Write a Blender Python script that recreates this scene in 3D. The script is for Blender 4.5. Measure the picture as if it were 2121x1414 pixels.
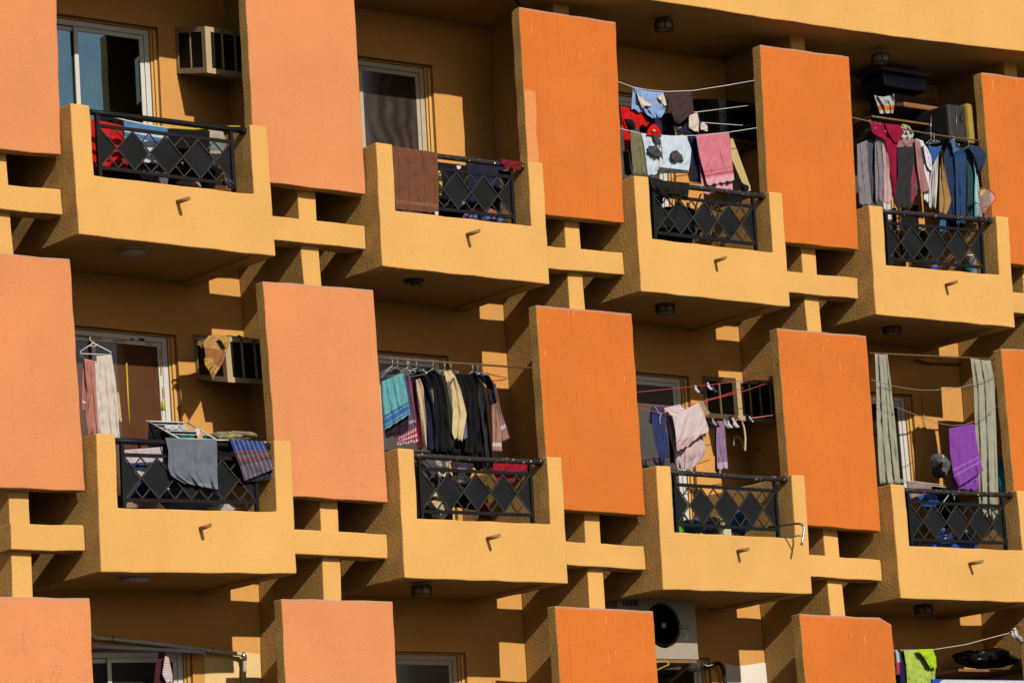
import bpy, bmesh, math, random
import numpy as np
from mathutils import Vector, Matrix, noise as mnoise
random.seed(7)
rng = np.random.RandomState(11)
for o in list(bpy.data.objects): bpy.data.objects.remove(o)
scn = bpy.context.scene
COL = scn.collection

# ------------------------------------------------------------------ camera
YAW, PITCH, ROLL, FPX = 0.66323, 0.19186, -0.06367, 7315.67861
CAM = np.array([-16.9575817, -28.15292126, -4.41904818])
_f = np.array([math.sin(YAW)*math.cos(PITCH), math.cos(YAW)*math.cos(PITCH), math.sin(PITCH)])
_r = np.cross(_f, [0, 0, 1]); _r /= np.linalg.norm(_r); _u = np.cross(_r, _f)
_c, _s = math.cos(ROLL), math.sin(ROLL)
CR, CU, CF = _c*_r+_s*_u, -_s*_r+_c*_u, _f
cam = bpy.data.objects.new('camera', bpy.data.cameras.new('camera')); COL.objects.link(cam)
cam.matrix_world = Matrix(((CR[0], CU[0], -CF[0], CAM[0]), (CR[1], CU[1], -CF[1], CAM[1]), (CR[2], CU[2], -CF[2], CAM[2]), (0, 0, 0, 1)))
cam.data.sensor_width = 36; cam.data.lens = 36*FPX/2121; cam.data.clip_end = 3000; cam.data.clip_start = .5
scn.camera = cam

# ------------------------------------------------------------------ light
SUN = Vector((0.135, 1.0, -0.53)).normalized()          # the way the sunlight travels
world = bpy.data.worlds.new('World'); scn.world = world; world.use_nodes = True
wn = world.node_tree.nodes; wl = world.node_tree.links
bgn = wn['Background']; sky = wn.new('ShaderNodeTexSky'); sky.sky_type = 'NISHITA'; sky.sun_disc = False
sky.sun_elevation = math.asin(-SUN.z); sky.sun_rotation = math.atan2(-SUN.x, -SUN.y)
sky.air_density = 1.0; sky.dust_density = 1.5; sky.ozone_density = 1.0
wl.new(sky.outputs[0], bgn.inputs[0]); bgn.inputs[1].default_value = 0.066
sl = bpy.data.lights.new('sun', 'SUN'); sl.energy = 5.0; sl.angle = math.radians(.5); sl.color = (1, .93, .82)
so = bpy.data.objects.new('sun', sl); COL.objects.link(so); so.rotation_euler = SUN.to_track_quat('-Z', 'Y').to_euler()
scn.cycles.diffuse_bounces = 1; scn.cycles.max_bounces = 6
vs = scn.view_settings; vs.view_transform = 'Standard'; vs.look = 'None'; vs.exposure = .97; vs.gamma = 1

# ------------------------------------------------------------------ helpers
def ray(px, py, Y):
    """the point of the plane y=Y seen at photograph pixel (px, py)"""
    d = CF+CR*(px-1060.5)/FPX-CU*(py-707)/FPX
    return CAM+d*((Y-CAM[1])/d[1])
H, L, WB, HB = 3.2, 3.4262, 2.15785, 1.295
XPL, XPR, ZPT, ZPB = 2.12142, 3.42958, 3.00074, 0.79555
YW = 1.5
# the building is not perfectly regular: surveyed corners of balconies (plane y=0) and panels (y=.2)
SB = {(1,0):[(145,217),(163,486),(553,262),(570,530)],(1,1):[(781,296),(790,551),(1125,337),(1139,591)],
(1,2):[(1313,365),(1327,602),(1619,400),(1636,635)],(1,3):[(1801,428),(1812,650),(2090,450),(2103,677)],
(0,0):[(202,896),(211,1181),(604,912),(616,1185)],(0,1):[(826,926),(841,1196),(1163,945),(1176,1207)],
(0,2):[(1361,963),(1373,1221),(1667,983),(1680,1231)],(0,3):[(1846,1002),(1864,1238),None,None]}
SP = {(1,-1):[None,None,(126,317)],(1,0):[None,None,(758,402)],(1,1):[(1075,12),(1277,43),(1293,460)],(1,2):[(1573,94),(1762,118),(1779,516)],
(1,3):[(2035,150),None,None],(0,-1):[None,(147,537),(176,1018)],(0,0):[(545,585),(777,601),(804,1042)],(0,1):[(1110,631),(1311,650),(1337,1066)],
(0,2):[(1610,680),(1798,696),(1825,1102)],(0,3):[(2073,723),None,None],(-1,-1):[None,(187,1242),None],(-1,0):[(581,1241),(814,1245),None],
(-1,1):[(1150,1255),(1356,1265),None],(-1,2):[(1657,1268),(1850,1280),None]}
S = []; T = []
for (r_, c_), q_ in SB.items():
    for (x, z), q in zip([(0, HB), (0, 0), (WB, HB), (WB, 0)], q_):
        if q: S.append((c_*L+x, z+r_*H)); T.append(ray(*q, 0.)[[0, 2]])
for (r_, c_), q_ in SP.items():
    for (x, z), q in zip([(XPL, ZPT), (XPR, ZPT), (XPR, ZPB)], q_):
        if q: S.append((c_*L+x, z+r_*H)); T.append(ray(*q, .2)[[0, 2]])
for q in [(1206,0),(1340,6),(1480,26),(1639,50),(1818,77),(2001,99),(2121,111)]:
    t = ray(*q, 0.)[[0, 2]]; S.append((t[0]-.05, 2*H)); T.append(t)
S = np.array(S); T = np.array(T)
def _ker(a, b): return np.linalg.norm(a[:, None]-b[None], axis=2)
_K = _ker(S, S)-np.eye(len(S))*.35; _Q = np.hstack([np.ones((len(S), 1)), S])
_W = np.linalg.solve(np.block([[_K, _Q], [_Q.T, np.zeros((3, 3))]]), np.vstack([T-S, np.zeros((3, 2))]))
def warp(P):
    P = np.array(P, float).reshape(-1, 3)
    a = P[:, [0, 2]].copy(); a[:, 0] = np.clip(a[:, 0], -1.6, 14.8); a[:, 1] = np.clip(a[:, 1], -1.2, 6.7)
    d = np.hstack([_ker(a, S), np.ones((len(a), 1)), a])@_W
    P[:, 0] += d[:, 0]; P[:, 2] += d[:, 1]
    return P

class MB:
    """collects vertices and faces of ONE mesh"""
    def __init__(s): s.v = []; s.f = []; s.mi = []; s.uv = []; s.sm = []
    def add(s, verts, faces, mi=0, uvs=None, smooth=False):
        n = len(s.v); s.v += [tuple(map(float, v)) for v in verts]
        for k, f in enumerate(faces):
            s.f.append([i+n for i in f]); s.mi.append(mi[k] if isinstance(mi, list) else mi); s.sm.append(smooth)
            s.uv.append([uvs[i] for i in f] if uvs is not None else [(0, 0)]*len(f))
    def box(s, x0, x1, y0, y1, z0, z1, mi=0):
        v = [(x, y, z) for x in (x0, x1) for y in (y0, y1) for z in (z0, z1)]
        s.add(v, [(0,1,3,2),(4,6,7,5),(0,4,5,1),(2,3,7,6),(0,2,6,4),(1,5,7,3)], mi)
    def tube(s, pts, r, n=8, mi=0, cap=True, smooth=True):
        pts = [np.array(p, float) for p in pts]; rr = r if isinstance(r, (list, tuple)) else [r]*len(pts)
        vs_ = []; prev = None
        for i, p in enumerate(pts):
            t = (pts[min(i+1, len(pts)-1)]-pts[max(i-1, 0)]); t /= (np.linalg.norm(t)+1e-9)
            if prev is None:
                a = np.cross(t, [0, 0, 1.]);
                if np.linalg.norm(a) < .1: a = np.cross(t, [0, 1., 0])
            else: a = prev-t*(prev@t)
            a /= np.linalg.norm(a); prev = a; b = np.cross(t, a)
            for k in range(n):
                w = 2*math.pi*k/n; vs_.append(p+rr[i]*(math.cos(w)*a+math.sin(w)*b))
        fs = [(i*n+k, i*n+(k+1) % n, (i+1)*n+(k+1) % n, (i+1)*n+k) for i in range(len(pts)-1) for k in range(n)]
        if cap: fs += [tuple(range(n))[::-1], tuple((len(pts)-1)*n+k for k in range(n))]
        s.add(vs_, fs, mi, smooth=smooth)
    def bar(s, a, b, w, d, mi=0, up=(0, 1, 0)):
        """rectangular bar from a to b: w across, d along 'up'"""
        a = np.array(a, float); b = np.array(b, float); t = (b-a)/np.linalg.norm(b-a)
        u = np.array(up, float); u = u-t*(u@t); u /= np.linalg.norm(u); v = np.cross(t, u)
        P = [p+v*w/2*i+u*d/2*j for p in (a, b) for i in (-1, 1) for j in (-1, 1)]
        s.add(P, [(0,1,3,2),(4,6,7,5),(0,4,5,1),(2,3,7,6),(0,2,6,4),(1,5,7,3)], mi)
    def lathe(s, c, prof, n=20, axis='z', mi=0, smooth=True):
        c = np.array(c, float); vs_ = []
        for (r, h) in prof:
            for k in range(n):
                w = 2*math.pi*k/n
                d = {'z': (r*math.cos(w), r*math.sin(w), h), 'y': (r*math.cos(w), h, r*math.sin(w)), 'x': (h, r*math.cos(w), r*math.sin(w))}[axis]
                vs_.append(c+d)
        fs = [(i*n+k, i*n+(k+1) % n, (i+1)*n+(k+1) % n, (i+1)*n+k) for i in range(len(prof)-1) for k in range(n)]
        fs += [tuple(range(n))[::-1], tuple((len(prof)-1)*n+k for k in range(n))]
        s.add(vs_, fs, mi, smooth=smooth)
    def cells(s, xs, ys, zs, filled, step=.16, mi=lambda ax, sg, c: 0):
        """boundary of a solid made of box cells, faces cut into small quads with shared corners"""
        def ref(a):
            o = [a[0]]; 
            for p, q in zip(a, a[1:]):
                n = max(1, int(round((q-p)/step)))
                o += [p+(q-p)*k/n for k in range(1, n+1)]
            return o
        X, Y, Z = ref(xs), ref(ys), ref(zs); nx, ny, nz = len(X)-1, len(Y)-1, len(Z)-1
        F = np.zeros((nx+2, ny+2, nz+2), bool)
        for i in range(nx):
            for j in range(ny):
                for k in range(nz): F[i+1, j+1, k+1] = filled((X[i]+X[i+1])/2, (Y[j]+Y[j+1])/2, (Z[k]+Z[k+1])/2)
        idx = {}; V = []; FF = []; MI = []; UV = {}
        def vid(i, j, k):
            if (i, j, k) not in idx: idx[(i, j, k)] = len(V); V.append((X[i], Y[j], Z[k]))
            return idx[(i, j, k)]
        for i, j, k in zip(*np.nonzero(F)):
            for ax, sg in ((0,-1),(0,1),(1,-1),(1,1),(2,-1),(2,1)):
                d = [0, 0, 0]; d[ax] = sg
                if F[i+d[0], j+d[1], k+d[2]]: continue
                a = [i-1, j-1, k-1]; a[ax] += (sg > 0); b, c = [(1, 2), (2, 0), (0, 1)][ax]
                q = []
                for (u, v) in ((0, 0), (1, 0), (1, 1), (0, 1)):
                    w = a[:]; w[b] += u; w[c] += v; q.append(vid(*w))
                if sg < 0: q = q[::-1]
                FF.append(tuple(q)); MI.append(mi(ax, sg, np.mean([V[t] for t in q], axis=0)))
        x0, x1, z0, z1 = xs[0], xs[-1], zs[0], zs[-1]
        s.add(V, FF, MI, [((p[0]-x0)/(x1-x0), (p[2]-z0)/(z1-z0)) for p in V])
    def build(s, name, mats, parent=None, W=False, bevel=0, jit=0, rec=False):
        V = np.array(s.v)
        if jit:      # hand-trowelled render: corners wander a few millimetres
            w = V*9.
            V = V+jit*np.stack([np.sin(w[:, 2]*1.3+w[:, 0]*.7)+.6*np.sin(w[:, 2]*3.1+w[:, 1]*2), np.zeros(len(V)), np.sin(w[:, 0]*1.1+w[:, 1])+.6*np.sin(w[:, 0]*2.9+1)], 1)
        if isinstance(W, tuple):          # straight-edged: only the four corners follow the survey
            x0, x1, z0, z1 = W; c4 = np.array([(x0, 0, z0), (x1, 0, z0), (x0, 0, z1), (x1, 0, z1)]); d4 = warp(c4.copy())-c4
            a = ((V[:, 0]-x0)/(x1-x0))[:, None]; b = ((V[:, 2]-z0)/(z1-z0))[:, None]
            V = V+(1-a)*(1-b)*d4[0]+a*(1-b)*d4[1]+(1-a)*b*d4[2]+a*b*d4[3]
        elif W: V = warp(V)
        me = bpy.data.meshes.new(name); me.from_pydata([tuple(v) for v in V], [], s.f)
        uvl = me.uv_layers.new(name='UVMap'); k = 0
        for p, u in zip(me.polygons, s.uv):
            for q in u: uvl.data[k].uv = q; k += 1
        for m in (mats if isinstance(mats, (list, tuple)) else [mats]): me.materials.append(m)
        me.polygons.foreach_set('material_index', s.mi); me.polygons.foreach_set('use_smooth', s.sm)
        me.update()
        if rec:
            bm = bmesh.new(); bm.from_mesh(me); bmesh.ops.recalc_face_normals(bm, faces=bm.faces); bm.to_mesh(me); bm.free()
        o = bpy.data.objects.new(name, me); COL.objects.link(o)
        if parent: o.parent = parent
        if bevel:
            b = o.modifiers.new('edge', 'BEVEL'); b.width = bevel; b.segments = 2; b.limit_method = 'ANGLE'; b.angle_limit = math.radians(50)
        return o
def tag(o, label=None, cat=None, group=None, kind=None):
    for k, v in (('label', label), ('category', cat), ('group', group), ('kind', kind)):
        if v: o[k] = v
    return o
def empty(name, loc, label, cat, group=None):
    o = bpy.data.objects.new(name, None); COL.objects.link(o); o.empty_display_size = .1
    o.location = tuple(loc); tag(o, label, cat, group); bpy.context.view_layer.update()
    return o
def adopt(root, *obs):
    """children were built in world coordinates: keep them there"""
    for o in obs:
        o.parent = root; o.matrix_parent_inverse = Matrix.Translation(-Vector(root.location))

# ------------------------------------------------------------------ materials
class NT:
    def __init__(s, name):
        s.m = bpy.data.materials.new(name); s.m.use_nodes = True; s.t = s.m.node_tree; s.b = s.t.nodes['Principled BSDF']
        s.tc = s.t.nodes.new('ShaderNodeTexCoord')
    def n(s, typ, **kw):
        nd = s.t.nodes.new(typ)
        for k, v in kw.items():
            if isinstance(k, str) and k.startswith('i_'): nd.inputs[k[2:].replace('_', ' ')].default_value = v
            else: setattr(nd, k, v)
        return nd
    def l(s, a, b): s.t.links.new(a, b)
    def math(s, op, a, b=None, c=None, clamp=False):
        nd = s.n('ShaderNodeMath', operation=op, use_clamp=clamp)
        for i, v in enumerate((a, b, c)):
            if v is None: continue
            if isinstance(v, (int, float)): nd.inputs[i].default_value = v
            else: s.l(v, nd.inputs[i])
        return nd.outputs[0]
    def mix(s, f, a, b, blend='MIX'):
        nd = s.n('ShaderNodeMix', data_type='RGBA', blend_type=blend)
        for i, v in ((0, f), (6, a), (7, b)):
            if isinstance(v, (int, float)): nd.inputs[i].default_value = v
            elif isinstance(v, (tuple, list)): nd.inputs[i].default_value = (*v[:3], 1)
            else: s.l(v, nd.inputs[i])
        return nd.outputs[2]
    def noise(s, scale, detail=3, rough=.5, vec=None, sc=None):
        v = vec if vec is not None else s.tc.outputs['Object']
        if sc is not None:
            mp = s.n('ShaderNodeMapping'); mp.inputs['Scale'].default_value = sc; s.l(v, mp.inputs[0]); v = mp.outputs[0]
        nd = s.n('ShaderNodeTexNoise'); nd.inputs['Scale'].default_value = scale; nd.inputs['Detail'].default_value = detail
        nd.inputs['Roughness'].default_value = rough; s.l(v, nd.inputs[0]); return nd.outputs[0]
    def ramp(s, f, a, b):
        nd = s.n('ShaderNodeMapRange'); nd.inputs[1].default_value = a; nd.inputs[2].default_value = b; s.l(f, nd.inputs[0]); return nd.outputs[0]
    def bump(s, h, strength, dist):
        nd = s.n('ShaderNodeBump'); nd.inputs['Strength'].default_value = strength; nd.inputs['Distance'].default_value = dist
        s.l(h, nd.inputs['Height']); s.l(nd.outputs[0], s.b.inputs['Normal'])
    def col(s, v):
        if isinstance(v, tuple): s.b.inputs['Base Color'].default_value = (*v, 1)
        else: s.l(v, s.b.inputs['Base Color'])
KM = .45
def plain(name, col, rough=.6, metal=0., var=.12, scale=30, bump=0., spec=.16):
    t = NT(name); n = t.noise(scale, 4); col = tuple(c*KM for c in col); t.b.inputs['Specular IOR Level'].default_value = spec
    t.col(t.mix(n, tuple(c*(1-var) for c in col), tuple(min(1, c*(1+var)) for c in col)))
    t.b.inputs['Roughness'].default_value = rough; t.b.inputs['Metallic'].default_value = metal
    if bump: t.bump(t.noise(scale*4, 2), bump, .004)
    return t.m
def stucco(name, col, grain=1.0, mott=.10, streaks=0., patch=False, dirt=0., speck=.0):
    col = tuple(c*.75 for c in col)
    t = NT(name)
    big = t.noise(.9, 4, .6); fine = t.noise(55, 3, .6)
    c = t.mix(t.ramp(big, .3, .7), tuple(x*(1-mott) for x in col), tuple(x*(1+mott*.55) for x in col))
    c = t.mix(t.math('MULTIPLY', t.ramp(fine, .35, .75), .16), c, tuple(x*.6 for x in col))
    blot = t.noise(2.3, 5, .7); c = t.mix(t.math('MULTIPLY', t.ramp(blot, .54, .72), .13), c, tuple(x*.70 for x in col))      # dull damp blotches
    pale = t.noise(1.4, 5, .65, sc=(1, 1, 1.6)); c = t.mix(t.math('MULTIPLY', t.ramp(pale, .56, .74), .16), c, tuple(min(.8, x*1.12+.02) for x in col))   # dusty, bleached areas
    cr = t.n('ShaderNodeTexVoronoi', feature='DISTANCE_TO_EDGE'); cr.inputs['Scale'].default_value = 1.1; wv = t.n('ShaderNodeVectorMath', operation='ADD')
    t.l(t.tc.outputs['Object'], wv.inputs[0]); nn = t.n('ShaderNodeTexNoise'); nn.inputs['Scale'].default_value = 5; t.l(t.tc.outputs['Object'], nn.inputs[0]); t.l(nn.outputs['Color'], wv.inputs[1]); t.l(wv.outputs[0], cr.inputs['Vector'])
    gate = t.ramp(t.noise(1.1, 2, .5), .56, .62)
    c = t.mix(t.math('MULTIPLY', t.math('MULTIPLY', t.ramp(cr.outputs['Distance'], .006, .002), gate), .40), c, tuple(x*.45 for x in col))     # hairline cracks
    rain = t.noise(6, 3, .6, sc=(3, 1, .18))        # faint vertical rain marks
    c = t.mix(t.math('MULTIPLY', t.ramp(rain, .55, .8), .16+dirt), c, tuple(x*.72 for x in col))
    if speck:
        sp = t.noise(38, 2, .5); c = t.mix(t.math('MULTIPLY', t.ramp(sp, .69, .72), speck), c, (.10, .055, .02))
    dots = t.noise(24, 1, .3); c = t.mix(t.math('MULTIPLY', t.ramp(dots, .79, .81), .5), c, tuple(x*.35 for x in col))
    if streaks or patch:
        sx = t.n('ShaderNodeSeparateXYZ'); t.l(t.tc.outputs['UV'], sx.inputs[0]); v = sx.outputs[1]; u = sx.outputs[0]
        st = t.noise(26, 2, .55, sc=(3.2, 1, .13)); brk = t.noise(9, 3, .7)
        top = t.math('POWER', t.math('MAXIMUM', v, 0.001), 2.2)
        s1 = t.math('MULTIPLY', t.math('MULTIPLY', t.ramp(st, .655, .73), t.ramp(brk, .48, .66)), t.math('MULTIPLY_ADD', top, .85, .07))
        c = t.mix(t.math('MULTIPLY', s1, streaks, clamp=True), c, (.45,.31,.22))
        dk = t.noise(13, 2, .6, sc=(3.0, 1, .07)); c = t.mix(t.math('MULTIPLY', t.ramp(dk, .62, .72), .30*streaks), c, tuple(x*.62 for x in col))
        edge = t.math('ADD', v, t.math('MULTIPLY', t.math('SUBTRACT', t.noise(14, 4, .7), .5), .020))
        c = t.mix(t.math('MULTIPLY', t.ramp(edge, .985, .995), .62), c, (.15,.108,.09))
        if patch:
            wob = t.math('ADD', u, t.math('MULTIPLY', t.math('SUBTRACT', t.noise(5, 3, .6), .5), .045))
            wz = t.math('ADD', v, t.math('MULTIPLY', t.math('SUBTRACT', t.noise(7, 3, .6), .5), .05))
            m_ = t.math('MULTIPLY', t.ramp(wob, .118, .108), t.math('MULTIPLY', t.ramp(wz, .60, .585), t.ramp(wz, .05, .06)))
            c = t.mix(t.math('MULTIPLY', m_, .6), c, (.29,.125,.05))
    t.col(c); t.b.inputs['Roughness'].default_value = .93; t.b.inputs['Specular IOR Level'].default_value = .15
    h = t.math('ADD', t.noise(42, 3, .62), t.math('MULTIPLY', t.noise(130, 2, .6), .35))
    h = t.math('ADD', h, t.math('MULTIPLY', t.noise(3.2, 2, .5), .35))
    t.bump(h, .44*grain, .014)
    return t.m
OCHRE = (.372, .206, .060)
M = {}
M['ochre'] = stucco('ochre_stucco', OCHRE)
M['wall'] = stucco('golden_wall_stucco', (.345, .167, .043), speck=.8)
M['ochre_rough'] = stucco('rough_ochre_stucco', OCHRE, grain=1.5)
M['peach'] = stucco('peach_stucco', (.352, .133, .052), streaks=.35, mott=.08)
M['orange'] = stucco('orange_stucco', (.322, .083, .010), streaks=1.0)
M['orange_patch'] = stucco('orange_stucco_repaired', (.322, .083, .010), streaks=1.0, patch=True)
M['ochre_top'] = stucco('ochre_edge', (.34, .175, .04), streaks=.0, dirt=.15, grain=1.3)
M['cream_patch'] = stucco('cream_paint', (.42,.29,.13)); M['white_patch'] = stucco('white_paint', (.43,.39,.33))
M['iron'] = plain('black_painted_iron', (.008, .008, .009), .5, var=.35, scale=25, bump=.15, spec=.07)
M['iron_panel'] = plain('dark_sheet_iron', (.009, .0095, .011), .7, var=.6, scale=5, spec=.05, bump=.1)
def rusty():
    t = NT('worn_black_handrail'); n = t.noise(14, 4, .7)
    c = t.mix(t.ramp(n, .60, .66), (.009, .0085, .009), (.12, .05, .025)); c = t.mix(t.ramp(t.noise(31, 2), .70, .72), c, (.45, .38, .28))
    t.col(c); t.b.inputs['Roughness'].default_value = .55; t.b.inputs['Specular IOR Level'].default_value = .1; t.bump(n, .2, .004); return t.m
M['handrail'] = rusty()
M['alu'] = plain('white_window_frame', (.52, .50, .47), .4, var=.05)
M['cream_alu'] = plain('weathered_cream_frame', (.40, .33, .23), .55, var=.2, scale=12)
M['pipe'] = plain('painted_drain_spout', (.38, .20, .06), .7)
M['pvc'] = plain('grey_white_pvc', (.45, .40, .34), .45, var=.1)
M['lamp'] = plain('lamp_opal', (.42, .33, .25), .4, var=.05); M['lamp_dark'] = plain('lamp_bronze', (.07, .045, .025), .6, var=.3)
M['ac'] = plain('beige_ac_case', (.40, .29, .16), .5, var=.12, scale=9); M['ac_grill'] = plain('dark_louvres', (.045, .036, .028), .5)
M['ac_core'] = plain('dark_coil', (.012, .011, .010), .7); M['black'] = plain('black_rubber', (.012, .011, .012), .7)
def glass(name, col, rough=.03, ior=1.8, streak=0., metal=0.):
    t = NT(name); t.b.inputs['Metallic'].default_value = metal
    t.col(t.mix(t.noise(1.6, 4, .6), tuple(c*.6 for c in col), tuple(c*1.3 for c in col)))
    t.b.inputs['Roughness'].default_value = rough; t.b.inputs['IOR'].default_value = ior
    if streak: t.bump(t.noise(3, 3, .6), streak, .02)
    return t.m
M['glass'] = glass('solar_film_glass', (.15, .22, .23), .02, 1.5, metal=1.)
M['glass_brown'] = glass('brown_window_glass', (.040, .017, .008), .04, 1.5)
M['glass_dark'] = glass('dark_window_glass', (.008, .006, .004))
M['glass_net'] = glass('glass_over_net_curtain', (.022, .016, .013), .10, 1.5)
M['glass_film'] = glass('glass_with_grey_film', (.035, .032, .030), .2, 1.5)
def netcurtain():
    t = NT('glass_over_net_curtain'); sx = t.noise(1.3, 3, .6); w = t.n('ShaderNodeTexWave'); w.wave_type = 'BANDS'; w.bands_direction = 'X'
    w.inputs['Scale'].default_value = 1.6; w.inputs['Distortion'].default_value = 14.; w.inputs['Detail'].default_value = 4; w.inputs['Detail Scale'].default_value = .7; t.l(t.tc.outputs['Object'], w.inputs[0])
    t.col(t.mix(t.math('MULTIPLY', w.outputs['Fac'], t.ramp(sx, .35, .65)), (.012, .009, .008), (.038, .028, .022))); t.b.inputs['Roughness'].default_value = .12; return t.m
M['glass_net'] = netcurtain()
M['ground'] = plain('sandy_asphalt', (.21, .18, .15), .9, var=.25, scale=.4)

# ------------------------------------------------------------------ setting and building
g = MB(); g.box(-900, 900, -900, 900, -14.2, -14); tag(g.build('ground', M['ground']), 'sandy open ground in front of the apartment block', None, None, 'structure')
bld = empty('apartment_building', (6.5, YW, -14), 'large apartment block in ochre stucco with peach and orange panels between its balconies', 'building')
def part(mb, name, mat, W=True, **k):
    o = mb.build(name, mat, None, W, **k); adopt(bld, o); return o
def spart(mb, name, mat, par, W=True, **k):
    o = mb.build(name, mat, None, W, **k); o.parent = par; return o
ROWS = (-1, 0, 1); COLS = (-1, 0, 1, 2, 3, 4)
def balcony(r, c):
    x, z = c*L, r*H; mb = MB()
    def fill(X, Y, Z):
        X -= x; Z -= z
        if X < .205 or X > 1.96: return True
        if Y < .15: return Z < .60
        return .028 < Z < .33
    mb.cells([x, x+.205, x+1.96, x+WB], [0, .15, YW-.003], [z, z+.028, z+.33, z+.60, z+HB], fill, mi=lambda ax, sg, p: 1 if ax == 0 else 0)
    return part(mb, 'balcony', [M['ochre'], M['ochre_rough']], W=(x, x+WB, z, z+HB), bevel=.012, jit=.003)
def panel(r, c):
    x, z = c*L, r*H; mb = MB(); front = M['peach'] if c <= 0 else (M['orange_patch'] if (r, c) == (1, 1) else M['orange'])
    mb.cells([x+XPL, x+XPR-.006], [.2, .345], [z+ZPB, z+ZPT], lambda *a: True, mi=lambda ax, sg, p: 0 if (ax == 1 and sg < 0) else 1)
    if (r, c) == (-1, 2):      # broken upper corner
        mb.v = [(a, b, d-max(0, (a-(x+XPR-.12))*.6) if d > z+ZPT-.2 else d) for a, b, d in mb.v]
    return part(mb, 'privacy_panel', [front, M['ochre_rough']], W=(x+XPL, x+XPR, z+ZPB, z+ZPT), bevel=.010, jit=.003)
for r in ROWS:
    for c in COLS:
        x, z = c*L, r*H
        if c >= 0:
            b = balcony(r, c)
            p = MB(); px_ = x+1.095; pz = z+.425
            p.lathe((px_, 0, pz), [(.021, .03), (.021, -.20), (.016, -.20), (.016, -.16)], 12, 'y'); k1, k2, k3 = rng.uniform(-.06, .06), rng.uniform(-.03, .05), rng.uniform(.9, 1.06)
            p.v = [(a+k1*b, b*k3, d+k2*b) for a, b, d in p.v]
            q = p.build('drain_spout', M['pipe'], None, True, rec=True); adopt(bld, q)
        panel(r, c)
        mb = MB(); x0 = x+(2.655 if c < 0 else WB+.002)
        ks = sorted({x0, x+2.6985, x+2.9115, x+L-.003})
        if c < 0: ks = [x0, x+2.6985, x+2.9115, x+L-.003]
        mb.cells(ks, [.255, .346, .495], [z+.235, z+.478], lambda X, Y, Z: Y < .346 or not x+2.698 < X < x+2.912)
        part(mb, 'connecting_beam', M['ochre'], bevel=.010, jit=.003)
for c in COLS:
    mb = MB(); x = c*L
    mb.cells([x+2.70, x+2.91], [.35, YW-.003], [-3.2, 2*H+.2], lambda *a: True, step=.3, mi=lambda ax, sg, p: 1 if ax == 0 else 0)
    part(mb, 'partition_wall', [M['ochre'], M['ochre_rough']], bevel=.010, jit=.003)
# roof band over the top storey
mb = MB(); mb.cells([-4.6, 18.5], [-.10, .18, YW-.003], [2*H, 2*H+.3, 2*H+1.5], lambda X, Y, Z: Y < .18 or Z < 2*H+.3, step=.3)
part(mb, 'roof_parapet', M['ochre'], bevel=.012, jit=.003)
# back wall: strips round each door opening
OX0, OX1, OZT = .22, 1.90, 2.68
for r in ROWS:
    for c in COLS:
        x, z = c*L, r*H; mb = MB()
        def fw(X, Y, Z): return not (x+OX0 < X < x+OX1 and Z < z+OZT and Z > z+.33)
        mb.cells([x-.725, x+OX0, x+OX1, x+2.70+.0], [YW, YW+.2], [z, z+.33, z+OZT, z+H+(.25 if r == 1 else 0)], fw, step=.4)
        part(mb, 'back_wall', M['wall'])
def window(r, c, frame, gl, x0=OX0, x1=OX1, y=YW+.09, top=OZT-.02, broken=False):
    x, z = c*L, r*H; z0 = z+.35; z1 = z+top; w = .055
    root = MB()
    a, b = x+x0+.02, x+x1-.06
    for (p0, p1, q0, q1) in ((a, a+w, z0, z1), (b-w, b, z0, z1), (a+w, b-w, z1-w, z1), (a+w, b-w, z0, z0+w)):
        root.box(p0, p1, y, y+.07, q0, q1)
    m = x+1.02
    fr = part(root, 'window', frame, bevel=.004)
    trim = MB(); trim.box(b+.002, x+x1-.001, y-.02, y+.05, z0, z1+.001); trim.box(b+.025, x+x1-.001, y-.045, y-.022, z0, z1+.001)
    trim.box(a, x+x1-.001, y-.02, y+.05, z1+.003, z+OZT-.002)
    t = spart(trim, 'jamb_trim', M['ochre'], fr)
    for k, (s0, s1, yy) in enumerate(((a+w+.002, m+.03, y+.042), (m-.03, b-w-.002, y+.012))):
        sm = MB(); v = .045; zz0, zz1 = z0+w+.002, z1-w-.002
        for (p0, p1, q0, q1) in ((s0, s0+v, zz0, zz1), (s1-v, s1, zz0, zz1), (s0+v, s1-v, zz1-v, zz1), (s0+v, s1-v, zz0, zz0+v)):
            sm.box(p0, p1, yy, yy+.026, q0, q1)
        spart(sm, 'sash', frame, fr, bevel=.003)
        gm = MB(); gm.box(s0+v, s1-v, yy+.010, yy+.016, zz0+v, zz1-v); spart(gm, 'pane', gl, fr)
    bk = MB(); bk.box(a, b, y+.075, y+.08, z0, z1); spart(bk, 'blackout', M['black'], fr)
    return fr
WIN = {(1,0):('alu','glass'),(1,1):('cream_alu','glass_net'),(1,2):('alu','glass_film'),(1,3):('alu','glass_film'),(0,0):('alu','glass_brown'),(0,1):('alu','glass_film'),
       (0,2):('alu','glass_film'),(0,3):('alu','glass_dark'),(-1,0):('alu','black'),(-1,1):('cream_alu','glass_film'),(-1,2):('alu','glass_dark'),(-1,3):('alu','glass_dark')}
for (r, c), (a, b) in WIN.items(): window(r, c, M[a], M[b])
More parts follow.
